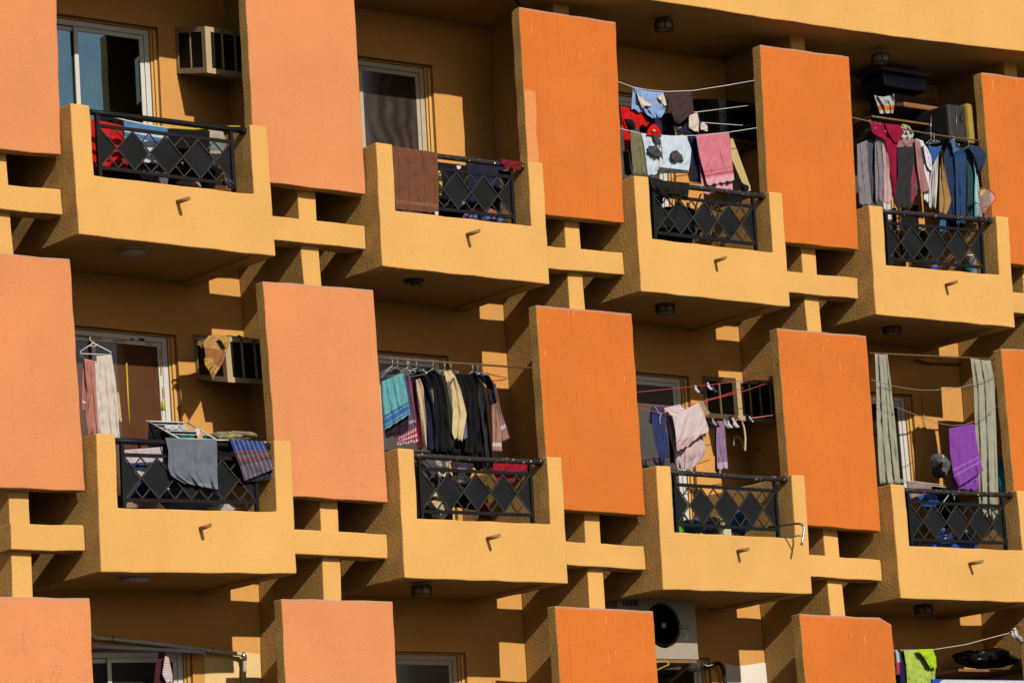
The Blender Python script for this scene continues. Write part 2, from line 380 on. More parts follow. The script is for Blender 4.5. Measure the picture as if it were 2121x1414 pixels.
# repainted wall patches, 3 mm proud of the wall
def wallpatch(pts, mat, y=YW-.004):
    mb = MB(); P = [ray(u, v, y) for u, v in pts]; Pb = [p+np.array([0, .006, 0]) for p in P]; n = len(P)
    mb.add(P+Pb, [tuple(range(n))]+[(i, (i+1) % n, (i+1) % n+n, i+n) for i in range(n)]); o = mb.build('repainted_patch', mat, None, rec=True); adopt(bld, o)
wallpatch([(424,1350),(445,1354),(470,1352),(490,1355),(512,1350),(538,1354),(545,1500),(424,1500)], M['cream_patch'])
wallpatch([(1504,1374),(1530,1378),(1548,1376),(1565,1374),(1580,1371),(1596,1374),(1602,1500),(1504,1500)], M['white_patch'])

def tape(x0, y0, x1, y1, mat):
    a, b = ray(x0, y0, YW+.084), ray(x1, y1, YW+.084); mb = MB(); mb.box(a[0], b[0], YW+.082, YW+.085, b[2], a[2]); adopt(bld, mb.build('tape_remnant', mat, None))
for q in ((186,697,212,702), (236,702,262,707), (305,708,318,713), (331,722,334,742), (333,752,336,775), (337,800,340,824)): tape(*q, M['ochre'])
for q in ((271,700,276,704), (288,700,299,706)): tape(*q, M['black'])
# ------------------------------------------------------------------ railings, lamps, air conditioners
LBL_RAIL = {(1,0):'black diamond railing in front of the red cloth and blue striped cloth',
 (1,1):'black diamond railing with the brown towel over its handrail', (1,2):'black diamond railing below the pink checked scarf, black trousers over it',
 (1,3):'black diamond railing below the dark jeans and checked lungi, upper right', (0,0):'black diamond railing under the grey towel and blue plaid cloth',
 (0,1):'black diamond railing below the long row of dark shirts', (0,2):'black diamond railing below the pale pink sheet, bags on the floor behind',
 (0,3):'black diamond railing below the purple towel and two curtains'}
def railing(r, c):
    ox, oz = c*L, r*H; Y = .10
    x0, x1 = (.335, 1.80); zt, zb = 1.125, .70
    e = empty('balcony_railing', warp([(ox+1.08, Y, oz+.62)])[0], LBL_RAIL[(r, c)], 'railing', 'diamond pattern balcony railings')
    def add(mb, name, mat, **k): o = mb.build(name, mat, None, True, **k); adopt(e, o); return o
    h = MB(); h.tube([(ox+.206+(1.753)*k/6, Y, oz+1.255) for k in range(7)], .029, 14)
    h.tube([(ox+1.925, Y, oz+1.255), (ox+1.958, Y, oz+1.255)], .042, 14); h.tube([(ox+.207, Y, oz+1.255), (ox+.235, Y, oz+1.255)], .042, 14)
    add(h, 'handrail', M['iron'] if c == 0 else M['handrail'])
    for x in (x0, x1):
        p = MB(); p.box(ox+x-.018, ox+x+.018, Y-.018, Y+.018, oz+.602, oz+1.232); add(p, 'post', M['iron'])
    for z in (zt, zb):
        p = MB(); p.box(ox+.207 if z == zt and 0 else ox+x0+.0185, ox+x1-.0185, Y-.013, Y+.013, oz+z-.017, oz+z+.017); add(p, 'crossbar', M['iron'])
    a, b = x0+.019, x1-.019; pt = (b-a)/4; z0, z1 = zb+.018, zt-.018; zm = (z0+z1)/2; hh = (z1-z0)/2
    lt = MB()
    def seg(xa, za, xb, zb_): lt.bar((ox+xa, Y-.004, oz+za), (ox+xb, Y-.004, oz+zb_), .011, .014)
    for k in range(4):
        u = a+k*pt; m = u+pt/2; v = u+pt
        for (p, q, s_, t_) in ((u, z1, m, zm), (m, zm, v, z1), (u, z0, m, zm), (m, zm, v, z0)): seg(p, q, s_, t_)
        seg(m, z1, u+pt/4, z1-hh/2); seg(m, z1, v-pt/4, z1-hh/2); seg(m, z0, u+pt/4, z0+hh/2); seg(m, z0, v-pt/4, z0+hh/2)
    add(lt, 'lattice_bars', M['lattice'])
    for k in range(5):
        m = a+k*pt; l = m-pt/2 if k > 0 else m; rr = m+pt/2 if k < 4 else m; i = .008
        P = [(m, z0+i), (rr-i*(rr > m), zm), (m, z1-i), (l+i*(l < m), zm)]
        if k == 0: P = P[:3]
        if k == 4: P = [P[0], P[2], P[3]]
        d = MB(); n = len(P); d.add([(ox+x, yy, oz+z) for yy in (Y+.006, Y+.010) for x, z in P], [tuple(range(n)), tuple(range(n, 2*n))[::-1]]+[(q, q+n, (q+1) % n+n, (q+1) % n) for q in range(n)])
        add(d, 'diamond_plate', M['iron_panel'])
    return e
M['lattice'] = plain('worn_lattice_iron', (.028, .025, .021), .5, var=.5, scale=20)
RAILS = {k: railing(*k) for k in LBL_RAIL}
# ceiling lamps
def disc_lamp(x, y, z, lab):
    e = empty('ceiling_lamp', (x, y, z), lab, 'ceiling lamp', 'round lamps under the balconies')
    b = MB(); b.lathe((x, y, z), [(.150, 0), (.150, -.012), (.145, -.018)], 28); adopt(e, b.build('base', M['alu']))
    b = MB(); b.lathe((x, y, z), [(.142, -.018), (.138, -.045), (.118, -.062), (.0001, -.072)], 28); adopt(e, b.build('diffuser', M['lamp']))
def can_lamp(x, y, z, lab, broken=False, rad=.105):
    e = empty('ceiling_lamp', (x, y, z), lab, 'ceiling lamp', 'round lamps under the balconies')
    b = MB(); b.lathe((x, y, z), [(rad*.9, 0), (rad, -.010), (rad, -.028)], 24); adopt(e, b.build('base', M['lamp_dark']))
    if broken:
        b = MB(); b.lathe((x-.01, y, z), [(.03, -.028), (.035, -.055), (.015, -.075)], 12); adopt(e, b.build('socket', M['lamp_dark']))
        b = MB(); b.tube([(x+.03, y, z-.028), (x+.07, y-.01, z-.06), (x+.095, y, z-.075)], .010, 6); b.tube([(x-.06, y, z-.028), (x-.09, y, z-.05)], .008, 6); adopt(e, b.build('bent_bracket', M['lamp_dark'])); return
    b = MB(); b.lathe((x, y, z), [(rad*.93, -.028), (rad*.93, -.085), (rad*.8, -.105), (.0001, -.112)], 24); adopt(e, b.build('shade', M['lamp_cloudy']))
    b = MB()
    for k in range(6):
        w = k*math.pi/3; b.box(x+rad*.97*math.cos(w)-.008, x+rad*.97*math.cos(w)+.008, y+rad*.97*math.sin(w)-.008, y+rad*.97*math.sin(w)+.008, z-.095, z-.029)
    b.lathe((x, y, z), [(rad*1.02, -.095), (rad*1.02, -.104), (rad*.82, -.108), (rad*.82, -.099)], 24); adopt(e, b.build('cage', M['lamp_dark']))
M['lamp_cloudy'] = plain('cloudy_lamp_glass', (.22, .15, .085), .35, var=.4, scale=22)
disc_lamp(.77, .42, 3.2+.023, 'flat white round lamp under the upper left balcony')
disc_lamp(.629, .40, .03, 'flat white round lamp under the lower left balcony, below the plaid cloth')
can_lamp(4.20, .50, 3.215, 'broken lamp with only its bent fitting left, under the balcony with the brown towel', True)
can_lamp(7.611, .55, 3.225, 'dark caged round lamp under the balcony with the pink scarf')
can_lamp(11.05, .60, 3.245, 'dark caged round lamp under the upper right balcony')
can_lamp(3.995, .40, .02, 'dark caged round lamp under the balcony with the row of dark shirts')
can_lamp(11.20, .63, .01, 'dark caged round lamp under the balcony with the purple towel')
can_lamp(7.76, .40, 6.40, 'dark caged round lamp on the top ceiling above the blue shirt and brown cloth')
can_lamp(11.00, .36, 6.40, 'dark caged round lamp on the top ceiling above the stored suitcases')
# window-type air conditioners
def aircon(r, c, lab, mats=None):
    mats = mats or (M['ac'], M['ac_grill'])
    x0, x1 = c*L+2.095, c*L+2.66; oz = r*H; yb, yf = YW-.002, .93
    zb_, zt_ = 2.215, 2.70; drop = .135       # the box slopes outward to drain
    e = empty('air_conditioner', warp([(x0+.3, YW, oz+2.3)])[0], lab, 'air conditioner', 'beige window air conditioners')
    def z_(y, z): return oz+z-drop*(yb-y)/(yb-yf)
    def add(mb, name, mat, **k): o = mb.build(name, mat, None, True, **k); adopt(e, o); return o
    def sbox(mb, a, b, c_, d, z0, z1):
        v = [(x, y, z_(y, z)) for x in (a, b) for y in (c_, d) for z in (z0, z1)]
        mb.add(v, [(0,1,3,2),(4,6,7,5),(0,4,5,1),(2,3,7,6),(0,2,6,4),(1,5,7,3)])
    m = MB(); t = .012
    sbox(m, x0, x1, yf, yb, zt_-t, zt_); sbox(m, x0, x1, yf, yb, zb_, zb_+.055)      # top, base tray
    # corner posts and mullions of left side, front
    for (a, b) in ((yf, yf+.07), (yb-.05, yb), (yf+.28, yf+.305)): sbox(m, x0, x0+t, a, b, zb_+.055, zt_-t)
    sbox(m, x0+t, x0+.062, yf, yf+t, zb_+.055, zt_-t)
    for a in (.185, .335, .485): sbox(m, x0+a, x0+a+.022, yf, yf+t, zb_+.055, zt_-t)
    sbox(m, x0+.0, x0+t, yf+.07, yb-.05, zt_-.055, zt_-t-.0005); sbox(m, x0+.062, x1-.02, yf, yf+t, zt_-.05, zt_-t-.0005)
    sbox(m, x1-.02, x1, yf, yb, zb_+.055, zt_-t)
    add(m, 'case', mats[0], rec=True)
    k = MB(); sbox(k, x0+.03, x1-.03, yf+.03, yb, zb_+.056, zt_-t-.001); add(k, 'coil', M['ac_core'], rec=True)
    g_ = MB(); n = 26
    for i in range(n):
        z = zb_+.062+(zt_-.055-zb_-.066)*i/(n-1)
        sbox(g_, x0+.003, x0+.020, yf+.07, yb-.05, z, z+.004)
        sbox(g_, x0+.062, x1-.021, yf+.003, yf+.020, z, z+.004)
    add(g_, 'louvres', mats[1], rec=True)
    return e, z_, x0, yf
AC1 = aircon(1, 0, 'beige window air conditioner on the wall above the upper left balcony, its top bare')
AC5 = aircon(0, 0, 'beige window air conditioner with a brown and yellow scarf draped over it')
AC7 = aircon(0, 2, 'beige window air conditioner behind the red washing lines')
AC3 = aircon(1, 2, 'dark window air conditioner behind the pink checked scarf, above a wooden board', (M['iron'], M['black']))  # unlit look painted in: black materials in place of the beige case
# ------------------------------------------------------------------ cloth
def fab(name, col, checks=None, bands=(), vl=(), hl=(), rough=.9, fleck=.12, sheen=0., vfirst=False):
    """fabric; UV is in metres (u across, v down). checks=(pitch, width, colour, strength); bands=(v0, v1, colour); vl/hl=(pitch, width, offset, colour)"""
    k_ = lambda q: tuple(c*KM for c in q); col = k_(col); bands = [(a, b, k_(c)) for a, b, c in bands]
    vl = [(a, b, o_, k_(c)) for a, b, o_, c in vl]; hl = [(a, b, o_, k_(c)) for a, b, o_, c in hl]; checks = checks and (checks[0], checks[1], k_(checks[2]), checks[3])
    t = NT(name); sx = t.n('ShaderNodeSeparateXYZ'); t.l(t.tc.outputs['UV'], sx.inputs[0]); u, v = sx.outputs[0], sx.outputs[1]
    n = t.noise(26, 4, .6); c = t.mix(n, tuple(x*(1-fleck) for x in col), tuple(min(.8, x*(1+fleck)) for x in col))
    def per(w, p, wd, off=0.): return t.math('LESS_THAN', t.math('FRACT', t.math('MULTIPLY_ADD', w, 1/p, off+50)), wd)
    if checks:
        p, wd, cc, st = checks
        for w in (u, v): c = t.mix(t.math('MULTIPLY', per(w, p, wd), st), c, cc)
    if vfirst:
        for (p, wd, off, cc) in vl: c = t.mix(t.math('MULTIPLY', per(u, p, wd, off), .5), c, cc)
        vl = ()
    for (v0, v1, cc) in bands:
        c = t.mix(t.math('MULTIPLY', t.math('GREATER_THAN', v, v0), t.math('LESS_THAN', v, v1)), c, cc)
    for (p, wd, off, cc) in vl: c = t.mix(per(u, p, wd, off), c, cc)
    for (p, wd, off, cc) in hl: c = t.mix(per(v, p, wd, off), c, cc)
    t.col(c); t.b.inputs['Roughness'].default_value = rough; t.b.inputs['Specular IOR Level'].default_value = .05
    t.b.inputs['Sheen Weight'].default_value = sheen
    t.bump(t.math('ADD', t.noise(300, 2), t.math('MULTIPLY', t.noise(22, 3, .6), 1.5)), .35, .006)
    return t.m
def resamp(P, n):
    P = np.array(P, float); d = np.r_[0, np.cumsum(np.linalg.norm(np.diff(P, axis=0), axis=1))]; s_ = np.linspace(0, d[-1], n)
    Q = np.stack([np.interp(s_, d, P[:, k]) for k in range(P.shape[1])], 1)
    if len(P) > 2:       # soften the corners of the outline
        for _ in range(2): Q[1:-1] = .25*Q[:-2]+.5*Q[1:-1]+.25*Q[2:]
    return Q
def settle(o):
    me = o.data; c = sum((v.co for v in me.vertices), Vector())/len(me.vertices)
    for v in me.vertices: v.co -= c
    o.location = c
    return o
_gs = [100]
def garment(name, label, cat, mat, Lp, Rp, y=.3, th=.03, amp=.012, nf=4., hem=1.5, group=None, top=0., ns=None, nt=34, parent=None, seed=None, curl=0., pin=.35, skew=0., cap=.62, crum=1.):
    """hanging cloth: outline edges Lp, Rp (seen from the street) in the upright plane y (or slanted y0..y1), with folds, thickness and a wavy hem"""
    _gs[0] += 1; rs = np.random.RandomState(seed or _gs[0])
    yl, yr = y if isinstance(y, tuple) else (y, y)
    A, B = resamp(Lp, nt), resamp(Rp, nt); wpx = np.abs(B[:, 0]-A[:, 0]).mean(); ns = ns or int(max(12, min(52, max(nf*8, wpx/2.2))))
    ph = rs.rand(4)*6.28; mb = MB(); V = []; UV = []
    wm = wpx/178.; nf = min(nf, max(.8, wm/.065)); amp = min(amp, cap*(wm/nf)/6.28); K2 = rs.randn(5, 2)*[3.2, 5.5]; P2 = rs.rand(5)*6.28
    hh = np.linalg.norm(A[-1]-A[0])/210.; ww = wpx/178.
    for layer in (0, 1):
        for i in range(nt):
            t = i/(nt-1)
            for j in range(ns):
                s_ = j/(ns-1)
                px = A[i, 0]*(1-s_)+B[i, 0]*s_; py = A[i, 1]*(1-s_)+B[i, 1]*s_
                edge = math.sin(math.pi*s_)
                py += hem*t**4*(math.sin(s_*nf*6.28+ph[0])+.6*math.sin(s_*nf*2.3*3+ph[1])); py += top*edge*(1-t)**2
                g_ = pin+(1-pin)*t**.7
                q = s_*nf+.35*math.sin(2.2*t+ph[2])+skew*t
                f = math.sin(6.28*q+ph[0])+.55*math.sin(6.28*q*1.73+ph[1]+1.3*t)+.25*math.sin(6.28*q*3.1+ph[3]-2*t)
                f += .5*math.sin(9*t+5*s_+ph[3])*.6
                cr_ = mnoise.noise(Vector((s_*wm*11+1.7*t, t*hh*6.5, _gs[0]*1.37))); cr2 = mnoise.noise(Vector((s_*wm*26, t*hh*17, _gs[0]*2.1)))
                crm = (.020*(.5-abs(cr_)*1.8)+.006*cr2)*min(1, wm/.12)*(.35+.65*g_)*crum
                f += .5*math.sin(K2[0, 0]*s_*2+K2[0, 1]*t+P2[0])+.45*math.sin(K2[1, 0]*s_*4+K2[1, 1]*t*2+P2[1])+.5*abs(math.sin(K2[2, 0]*s_*2+K2[2, 1]*t*1.5+P2[2]))
                Y = yl*(1-s_)+yr*s_+amp*g_*f*.85+crm-curl*t*t
                if layer: Y += th*(.25+.75*edge**.5)
                V.append(ray(px, py, Y)); UV.append((s_*ww, t*hh))
    N = nt*ns; F = []
    for i in range(nt-1):
        for j in range(ns-1):
            a = i*ns+j; F.append((a, a+ns, a+ns+1, a+1)); F.append((N+a, N+a+1, N+a+ns+1, N+a+ns))
    rim = [i*ns for i in range(nt)]+[(nt-1)*ns+j for j in range(1, ns)]+[i*ns+ns-1 for i in range(nt-2, -1, -1)]+[j for j in range(ns-2, 0, -1)]
    for k in range(len(rim)):
        a, b = rim[k], rim[(k+1) % len(rim)]; F.append((a, N+a, N+b, b))
    mb.add(V, F, 0, UV, smooth=True)
    o = mb.build(name, mat, None, rec=True)
    if parent: adopt(parent, o); return o
    settle(o); tag(o, label, cat, group); return o
def blob(name, label, cat, mat, cx, cy, w, h, y=.6, d=None, seed=1, lump=.18, group=None, parent=None, flat=0.):
    """crumpled heap or bag, cx, cy, w, h in photograph pixels"""
    rs = np.random.RandomState(seed); c = ray(cx, cy, y); rx, rz = w/2/178., h/2/212.; ry = d/2 if d else min(rx, rz)*.9
    bm = bmesh.new(); bmesh.ops.create_icosphere(bm, subdivisions=4, radius=1)
    K = rs.randn(9, 3)*2.6; P = rs.rand(9)*6.28; V = []
    for v in bm.verts:
        p = np.array(v.co); f = sum(math.sin(K[i]@p+P[i]) for i in range(5))*lump*.38+sum(abs(math.sin(K[i]@p*1.9+P[i])) for i in range(5, 9))*lump*.30-lump*.3
        r = 1+f
        q = p*r
        if flat and q[2] < -flat: q[2] = -flat
        V.append(c+q*[rx, ry, rz])
    F = [[v.index for v in f.verts] for f in bm.faces]; uv = [(v.co.x*rx*1.5, v.co.z*rz*1.5) for v in bm.verts]; bm.free()
    mb = MB(); mb.add(V, F, 0, uv, smooth=True); o = mb.build(name, mat, None)
    if parent: adopt(parent, o); return o
    settle(o); tag(o, label, cat, group); return o
def wire(name, label, cat, mat, pts, y, r=.004, group=None, parent=None, n=6, sub=1):
    """thin line or pipe through photograph pixels; y a number or one per point"""
    ys = y if isinstance(y, (list, tuple)) else [y]*len(pts)
    P = np.array([list(ray(px, py, Y)) for (px, py), Y in zip(pts, ys)])
    if sub > 1 and len(P) > 2:
        P = resamp(P, (len(P)-1)*sub+1)
    mb = MB(); mb.tube(list(P), r, n); o = mb.build(name, mat, None)
    if parent: adopt(parent, o); return o
    settle(o); tag(o, label, cat, group); return o
def pbox(px0, py0, px1, py1, y, depth):
    a, b = ray(px0, py0, y), ray(px1, py1, y); return a[0], b[0], y, y+depth, b[2], a[2]
def hanger(label, mat, x, ytop, y=.3, arms=((-.0, 9), (.0, 9)), w=18, r=.0035, drop=14, slant=.16, arm=.42):
    """wire hanger: a hook over the rail at pixel (x, ytop) and two arms running front to back"""
    P = ray(x, ytop, y); mb = MB()
    mb.tube([P+np.array(q) for q in ((-.012, 0, -.028), (-.018, 0, -.008), (-.008, 0, .009), (.008, 0, .008), (.012, 0, -.008), (.002, 0, -.035), (0, 0, -.075))], r, 6)
    z = -.075
    mb.tube([P+np.array(q) for q in ((0, 0, z), (slant*.55*arm, -.19*arm, z-.085*arm), (slant*.5*arm, -.18*arm, z-.10*arm), (-slant*.5*arm, .18*arm, z-.10*arm), (-slant*.55*arm, .19*arm, z-.085*arm), (0, 0, z))], r, 6)
    o = mb.build('clothes_hanger', mat); settle(o); tag(o, label, 'hanger', 'hangers on the clothes rails'); return o
F_ = {}
def fb(k, *a, **kw):
    if k not in F_: F_[k] = fab(k+'_cloth', *a, **kw)
    return F_[k]
W_ = (.55, .55, .56)
M['wire_white'] = plain('white_cord', (.50, .50, .47), .6); M['wire_red'] = plain('red_cord', (.42, .05, .035), .6); M['wire_grey'] = plain('grey_cord', (.22, .18, .14), .7)
M['rod_brown'] = plain('rusty_rod', (.12, .065, .035), .6, var=.4, scale=40); M['steel'] = plain('dull_steel', (.30, .28, .25), .3, .7, var=.25)
M['plastic_white'] = plain('white_plastic', (.50, .49, .47), .35); M['hanger_wire'] = plain('hanger_wire', (.38, .37, .36), .35, .4)
M['plastic_blue'] = plain('blue_plastic_film', (.010, .085, .32), .3, var=.4, scale=14); M['plastic_green'] = plain('green_plastic', (.06, .26, .02), .35)
M['yellow'] = plain('yellow_plastic', (.42, .32, .015), .4); M['red_plastic'] = plain('red_plastic', (.42, .02, .015), .35)
M['bag_black'] = plain('black_bin_bag', (.008, .008, .008), .22, var=.3); M['wood'] = plain('raw_wood', (.17, .085, .03), .7, var=.3, scale=9)
M['teal_blue'] = plain('turquoise_film', (.01, .19, .27), .35, var=.35, scale=18)

# ================= upper left balcony (red cloth, blue striped cloth)
Y = .42
blk = fb('black', (.007, .007, .008)); navy = fb('navy', (.012, .014, .038))
garment('hanging_cloth', 'bright red cloth hanging behind the railing post of the upper left balcony', 'cloth', fb('red', (.42, .008, .008)), [(186,246),(192,352)], [(262,262),(266,356)], Y, nf=4, amp=.01)
garment('hanging_cloth', 'blue and white banded cloth hanging behind the diamond railing', 'cloth', fb('blueband', (.42, .46, .52), bands=[(0, .062, (.06, .15, .32)), (.105, .155, (.05, .12, .27))]), [(256,251),(261,330)], [(347,267),(350,344)], Y-.02, nf=3, amp=.008, hem=.5)
garment('hanging_cloth', 'black cloth hanging right of the blue and white banded cloth', 'cloth', blk, [(347,266),(350,345)], [(434,271),(436,352)], Y+.02, nf=5)
garment('hanging_shirt', 'pale beige and grey shirt hanging at the right end behind the upper left railing', 'shirt', fb('beigegrey', (.30, .26, .20), bands=[(.12, .2, (.15, .16, .15)), (.3, .5, (.22, .18, .14))]), [(432,269),(428,300),(446,345)], [(462,273),(474,310),(468,352)], Y+.03, nf=3, amp=.018)
garment('hanging_cloth', 'narrow black strip of cloth hanging left of the red cloth', 'cloth', blk, [(206,240),(212,352)], [(256,246),(258,262)], Y+.05, nf=2)
garment('folded_cloth', 'mauve cloth with thin grey stripes low behind the upper left railing', 'cloth', fb('mauvestripe', (.16, .13, .17), vl=[(.028, .45, 0, (.075, .06, .085))]), [(284,342),(292,368),(322,382)], [(345,342),(350,362),(346,384)], .5, amp=.02, nf=3, skew=.6)
garment('folded_cloth', 'dark red cloth low behind the bottom bar of the upper left railing', 'cloth', fb('darkred', (.16, .008, .010)), [(292,345),(296,378)], [(318,348),(320,382)], .55, nf=2)
blob('tan_bag', 'crumpled tan bag on the floor, upper left balcony', 'bag', fb('tan', (.30, .20, .12)), 392, 384, 44, 24, .5, seed=4)
blob('dark_laundry_pile', 'pile of black laundry on the floor of the upper left balcony', 'laundry', blk, 330, 368, 250, 60, .95, .5, seed=9, lump=.3)
blob('metal_pot', 'small shiny metal pot behind the middle diamonds of the upper left railing', 'pot', M['steel'], 376, 340, 16, 20, .5, seed=3, lump=.05)
rk = empty('drying_rack', ray(340, 300, Y), 'yellow and white drying rack behind the upper left railing', 'drying rack')
wire('rail', None, None, M['wire_white'], [(228,241),(262,250),(302,258),(350,266)], Y-.01, .008, parent=rk); wire('rail', None, None, M['yellow'], [(306,259),(350,265),(400,268),(494,262)], Y+.16, .010, parent=rk); wire('rail', None, None, M['yellow'], [(470,262),(497,262)], Y-.05, .008, parent=rk)
def pigeon():
    c = ray(472, 394, .055); mb = MB(); t = lambda *q: c+np.array(q)
    path = [(-.052,-.012,.168),(-.050,-.010,.160),(-.044,-.006,.150),(-.036,-.002,.130),(-.028,0,.112),(-.012,.002,.090),(.008,.004,.072),(.032,.006,.056),(.055,.008,.042),(.080,.010,.028),(.104,.012,.014)]
    rad = [.009,.0145,.0165,.015,.021,.034,.040,.037,.028,.017,.007]
    mb.tube([t(*p) for p in path], rad, 12); o = mb.build('pigeon', M['pigeon']); settle(o); tag(o, 'dark grey pigeon standing on the parapet by the right end of the railing', 'pigeon')
    b = MB(); b.tube([t(-.064,-.014,.158), t(-.080,-.016,.150)], [.005,.0015], 6); x = b.build('beak', M['pigeon_pink']); adopt(o, x)
    b = MB(); b.lathe(t(-.058,-.024,.164), [(.003,-.002),(.003,.001)], 8, 'y'); adopt(o, b.build('eye', M['red_plastic']))
    for dx in (-.012, .022):
        b = MB(); b.tube([t(dx,-.002,.048), t(dx-.004,-.004,.004)], .0045, 6)
        for a in (-.5, 0, .5): b.tube([t(dx-.004,-.004,.004), t(dx-.026,-.004+a*.022,.002)], .003, 5)
        b.tube([t(dx-.004,-.004,.004), t(dx+.012,-.002,.002)], .003, 5); adopt(o, b.build('foot', M['pigeon_pink']))
    for sy in (-1, 1):
        b = MB(); P = [t(-.018, sy*.030, .094), t(.02, sy*.038, .074), t(.06, sy*.030, .048), t(.10, sy*.014, .022)]
        b.tube(P, [.010, .016, .011, .003], 8); adopt(o, b.build('wing', M['pigeon']))
M['pigeon'] = plain('pigeon_feathers', (.030, .028, .036), .5, var=.6, scale=30); M['pigeon_pink'] = plain('pink_feet', (.30, .13, .11), .5)
pigeon()

# ================= brown towel balcony
tw = garment('bath_towel', 'brown bath towel hung over the handrail, with a paler woven band', 'towel', fb('brown', (.125, .046, .022), bands=[(.525, .56, (.17, .070, .038))], sheen=.08), [(813,303),(815,360),(820,434)], [(906,316),(908,380),(909,443)], .055, th=.085, nf=5, amp=.007, hem=.3, pin=.6)
o = MB(); o.box(*pbox(901, 438, 908, 446, .05, .004)); adopt(tw, o.build('care_tag', M['plastic_white']))
garment('folded_cloth', 'dark red cloth folded over the right end of the handrail', 'cloth', fb('maroon', (.13, .010, .014)), [(1035,329),(1040,342),(1050,350)], [(1078,335),(1080,342),(1079,353)], .055, th=.08, nf=3, amp=.008, hem=1)
garment('hanging_trousers', 'black trousers hanging behind the railing post below the dark red cloth', 'trousers', blk, [(1030,352),(1052,400),(1056,437)], [(1060,356),(1062,400),(1068,441)], .2, nf=2, amp=.01)
garment('hanging_shirt', 'black shirt hanging behind the left diamonds next to the brown towel', 'shirt', blk, [(905,335),(907,425)], [(968,343),(972,436)], .5, nf=4, amp=.02)
garment('hanging_shirt', 'navy shirt hanging behind the right diamonds of the brown towel railing', 'shirt', navy, [(966,340),(972,420)], [(1054,347),(1060,448)], .5, nf=5, amp=.02)
blob('dark_laundry_pile', 'pile of black laundry behind the brown towel railing', 'laundry', blk, 975, 420, 190, 78, .95, .5, seed=12, lump=.3)
garment('blue_blanket', 'blue blanket with orange blotches bunched on the ledge below the diamonds', 'blanket', M['blanket'] if 'blanket' in M else fb('blanketblue', (.012, .06, .30), checks=(.07, .4, (.28, .10, .04), .85)), [(962,441),(955,458)], [(1044,446),(1052,464)], .2, th=.12, nf=6, amp=.03, hem=1, top=-14)
blob('yellow_container', 'yellow plastic bottle just visible right of the brown towel', 'bottle', M['yellow'], 911, 378, 9, 66, .4, seed=5, lump=.05)
blob('white_shoe', 'white shoe tip behind the lower diamonds, brown towel balcony', 'shoe', M['plastic_white'], 958, 420, 18, 9, .42, seed=8, lump=.1)
garment('hanging_cloth', 'small white cloth corner between the first diamond peaks, brown towel balcony', 'cloth', fb('white', W_), [(945,343),(948,352)], [(956,344),(951,354)], .4, nf=1, amp=.01)

# ================= balcony with washing lines (pink scarf)
G = 'white washing lines'
wire('washing_line', 'top white washing line holding the light blue shirt and brown cloth', 'washing line', M['wire_white'], [(1270,166),(1284,171),(1312,181),(1345,187),(1380,190),(1435,188),(1500,178),(1562,167)], .32, .0045, G)
wire('washing_line', 'second white washing line, ending above the dark air conditioner corner', 'washing line', M['wire_white'], [(1290,226),(1395,236),(1447,232),(1565,217)], .5, .0045, G)
wire('washing_line', 'white washing line sloping down to the right in front of the dark air conditioner', 'washing line', M['wire_white'], [(1290,236),(1395,250),(1455,254),(1568,262)], .62, .0045, G)
wire('washing_line', 'lowest white washing line, carrying the pink checked scarf', 'washing line', M['wire_white'], [(1278,264),(1290,268),(1330,277),(1390,282),(1440,281),(1510,274),(1568,265)], .24, .0045, G)
lb = fb('lightblue', (.16, .26, .50), vl=[(.03, .3, 0, (.24, .34, .56))])
sh = garment('hanging_shirt', 'light blue shirt folded over the top washing line, cream patches showing', 'shirt', lb, [(1313,181),(1320,206),(1340,238),(1352,245)], [(1374,191),(1379,215),(1377,232),(1368,244)], .29, amp=.02, nf=3, top=3)
garment('sleeve', None, None, lb, [(1311,181),(1309,205),(1308,226)], [(1322,186),(1324,212),(1330,234)], .31, nf=1.5, parent=sh)
garment('collar', None, None, fb('cream', (.50, .43, .36)), [(1319,191),(1323,208),(1330,224)], [(1324,196),(1338,208),(1350,217)], .262, amp=.006, nf=1, parent=sh)
garment('collar', None, None, fb('cream', (.50, .43, .36)), [(1362,202),(1366,207),(1372,216)], [(1374,193),(1378,205),(1381,220)], .262, amp=.012, nf=1.5, parent=sh)
garment('hanging_cloth', 'dark brown cloth hung corner-down on the top washing line', 'cloth', fb('darkbrown', (.045, .026, .028)), [(1375,191),(1386,220),(1398,250),(1404,259)], [(1431,189),(1435,212),(1438,232),(1408,257)], .31, amp=.010, nf=3, hem=.5)
red = fb('red'); rs_ = garment('hanging_shirt', 'red shirt hanging at the left edge beside the orange panel', 'shirt', red, [(1284,220),(1288,246),(1296,270)], [(1319,226),(1334,240),(1346,258)], .35, amp=.02, nf=3, hem=2)
garment('sleeve', None, None, red, [(1287,250),(1291,280),(1294,315)], [(1305,256),(1306,285),(1307,312)], .36, nf=1.5, parent=rs_)
garment('sleeve', None, None, blk, [(1295,246),(1300,258),(1310,268)], [(1310,248),(1316,258),(1316,270)], .31, nf=1, parent=rs_)
garment('hanging_jeans', 'dark grey jeans leg low at the left, beside the olive trousers', 'jeans', fb('darkdenim', (.035, .038, .045)), [(1290,313),(1294,363)], [(1309,313),(1312,363)], .5, nf=2)
garment('hanging_shirt', 'dark navy shirt hanging behind the red cap', 'shirt', fb('navy2', (.020, .016, .040)), [(1320,235),(1322,260),(1328,284)], [(1392,236),(1398,262),(1400,284)], .52, amp=.016, nf=4)
cp = garment('red_cap', 'red cap with a small cream emblem on the lowest line', 'cap', red, [(1346,262),(1341,270),(1339,280)], [(1362,262),(1368,270),(1370,283)], .215, th=.09, amp=.004, nf=1, top=-5, hem=0)
e_ = MB(); e_.lathe(ray(1355.5, 270.5, .175), [(.016, 0), (.016, .035)], 5, 'y'); adopt(cp, e_.build('emblem', fb('cream')))
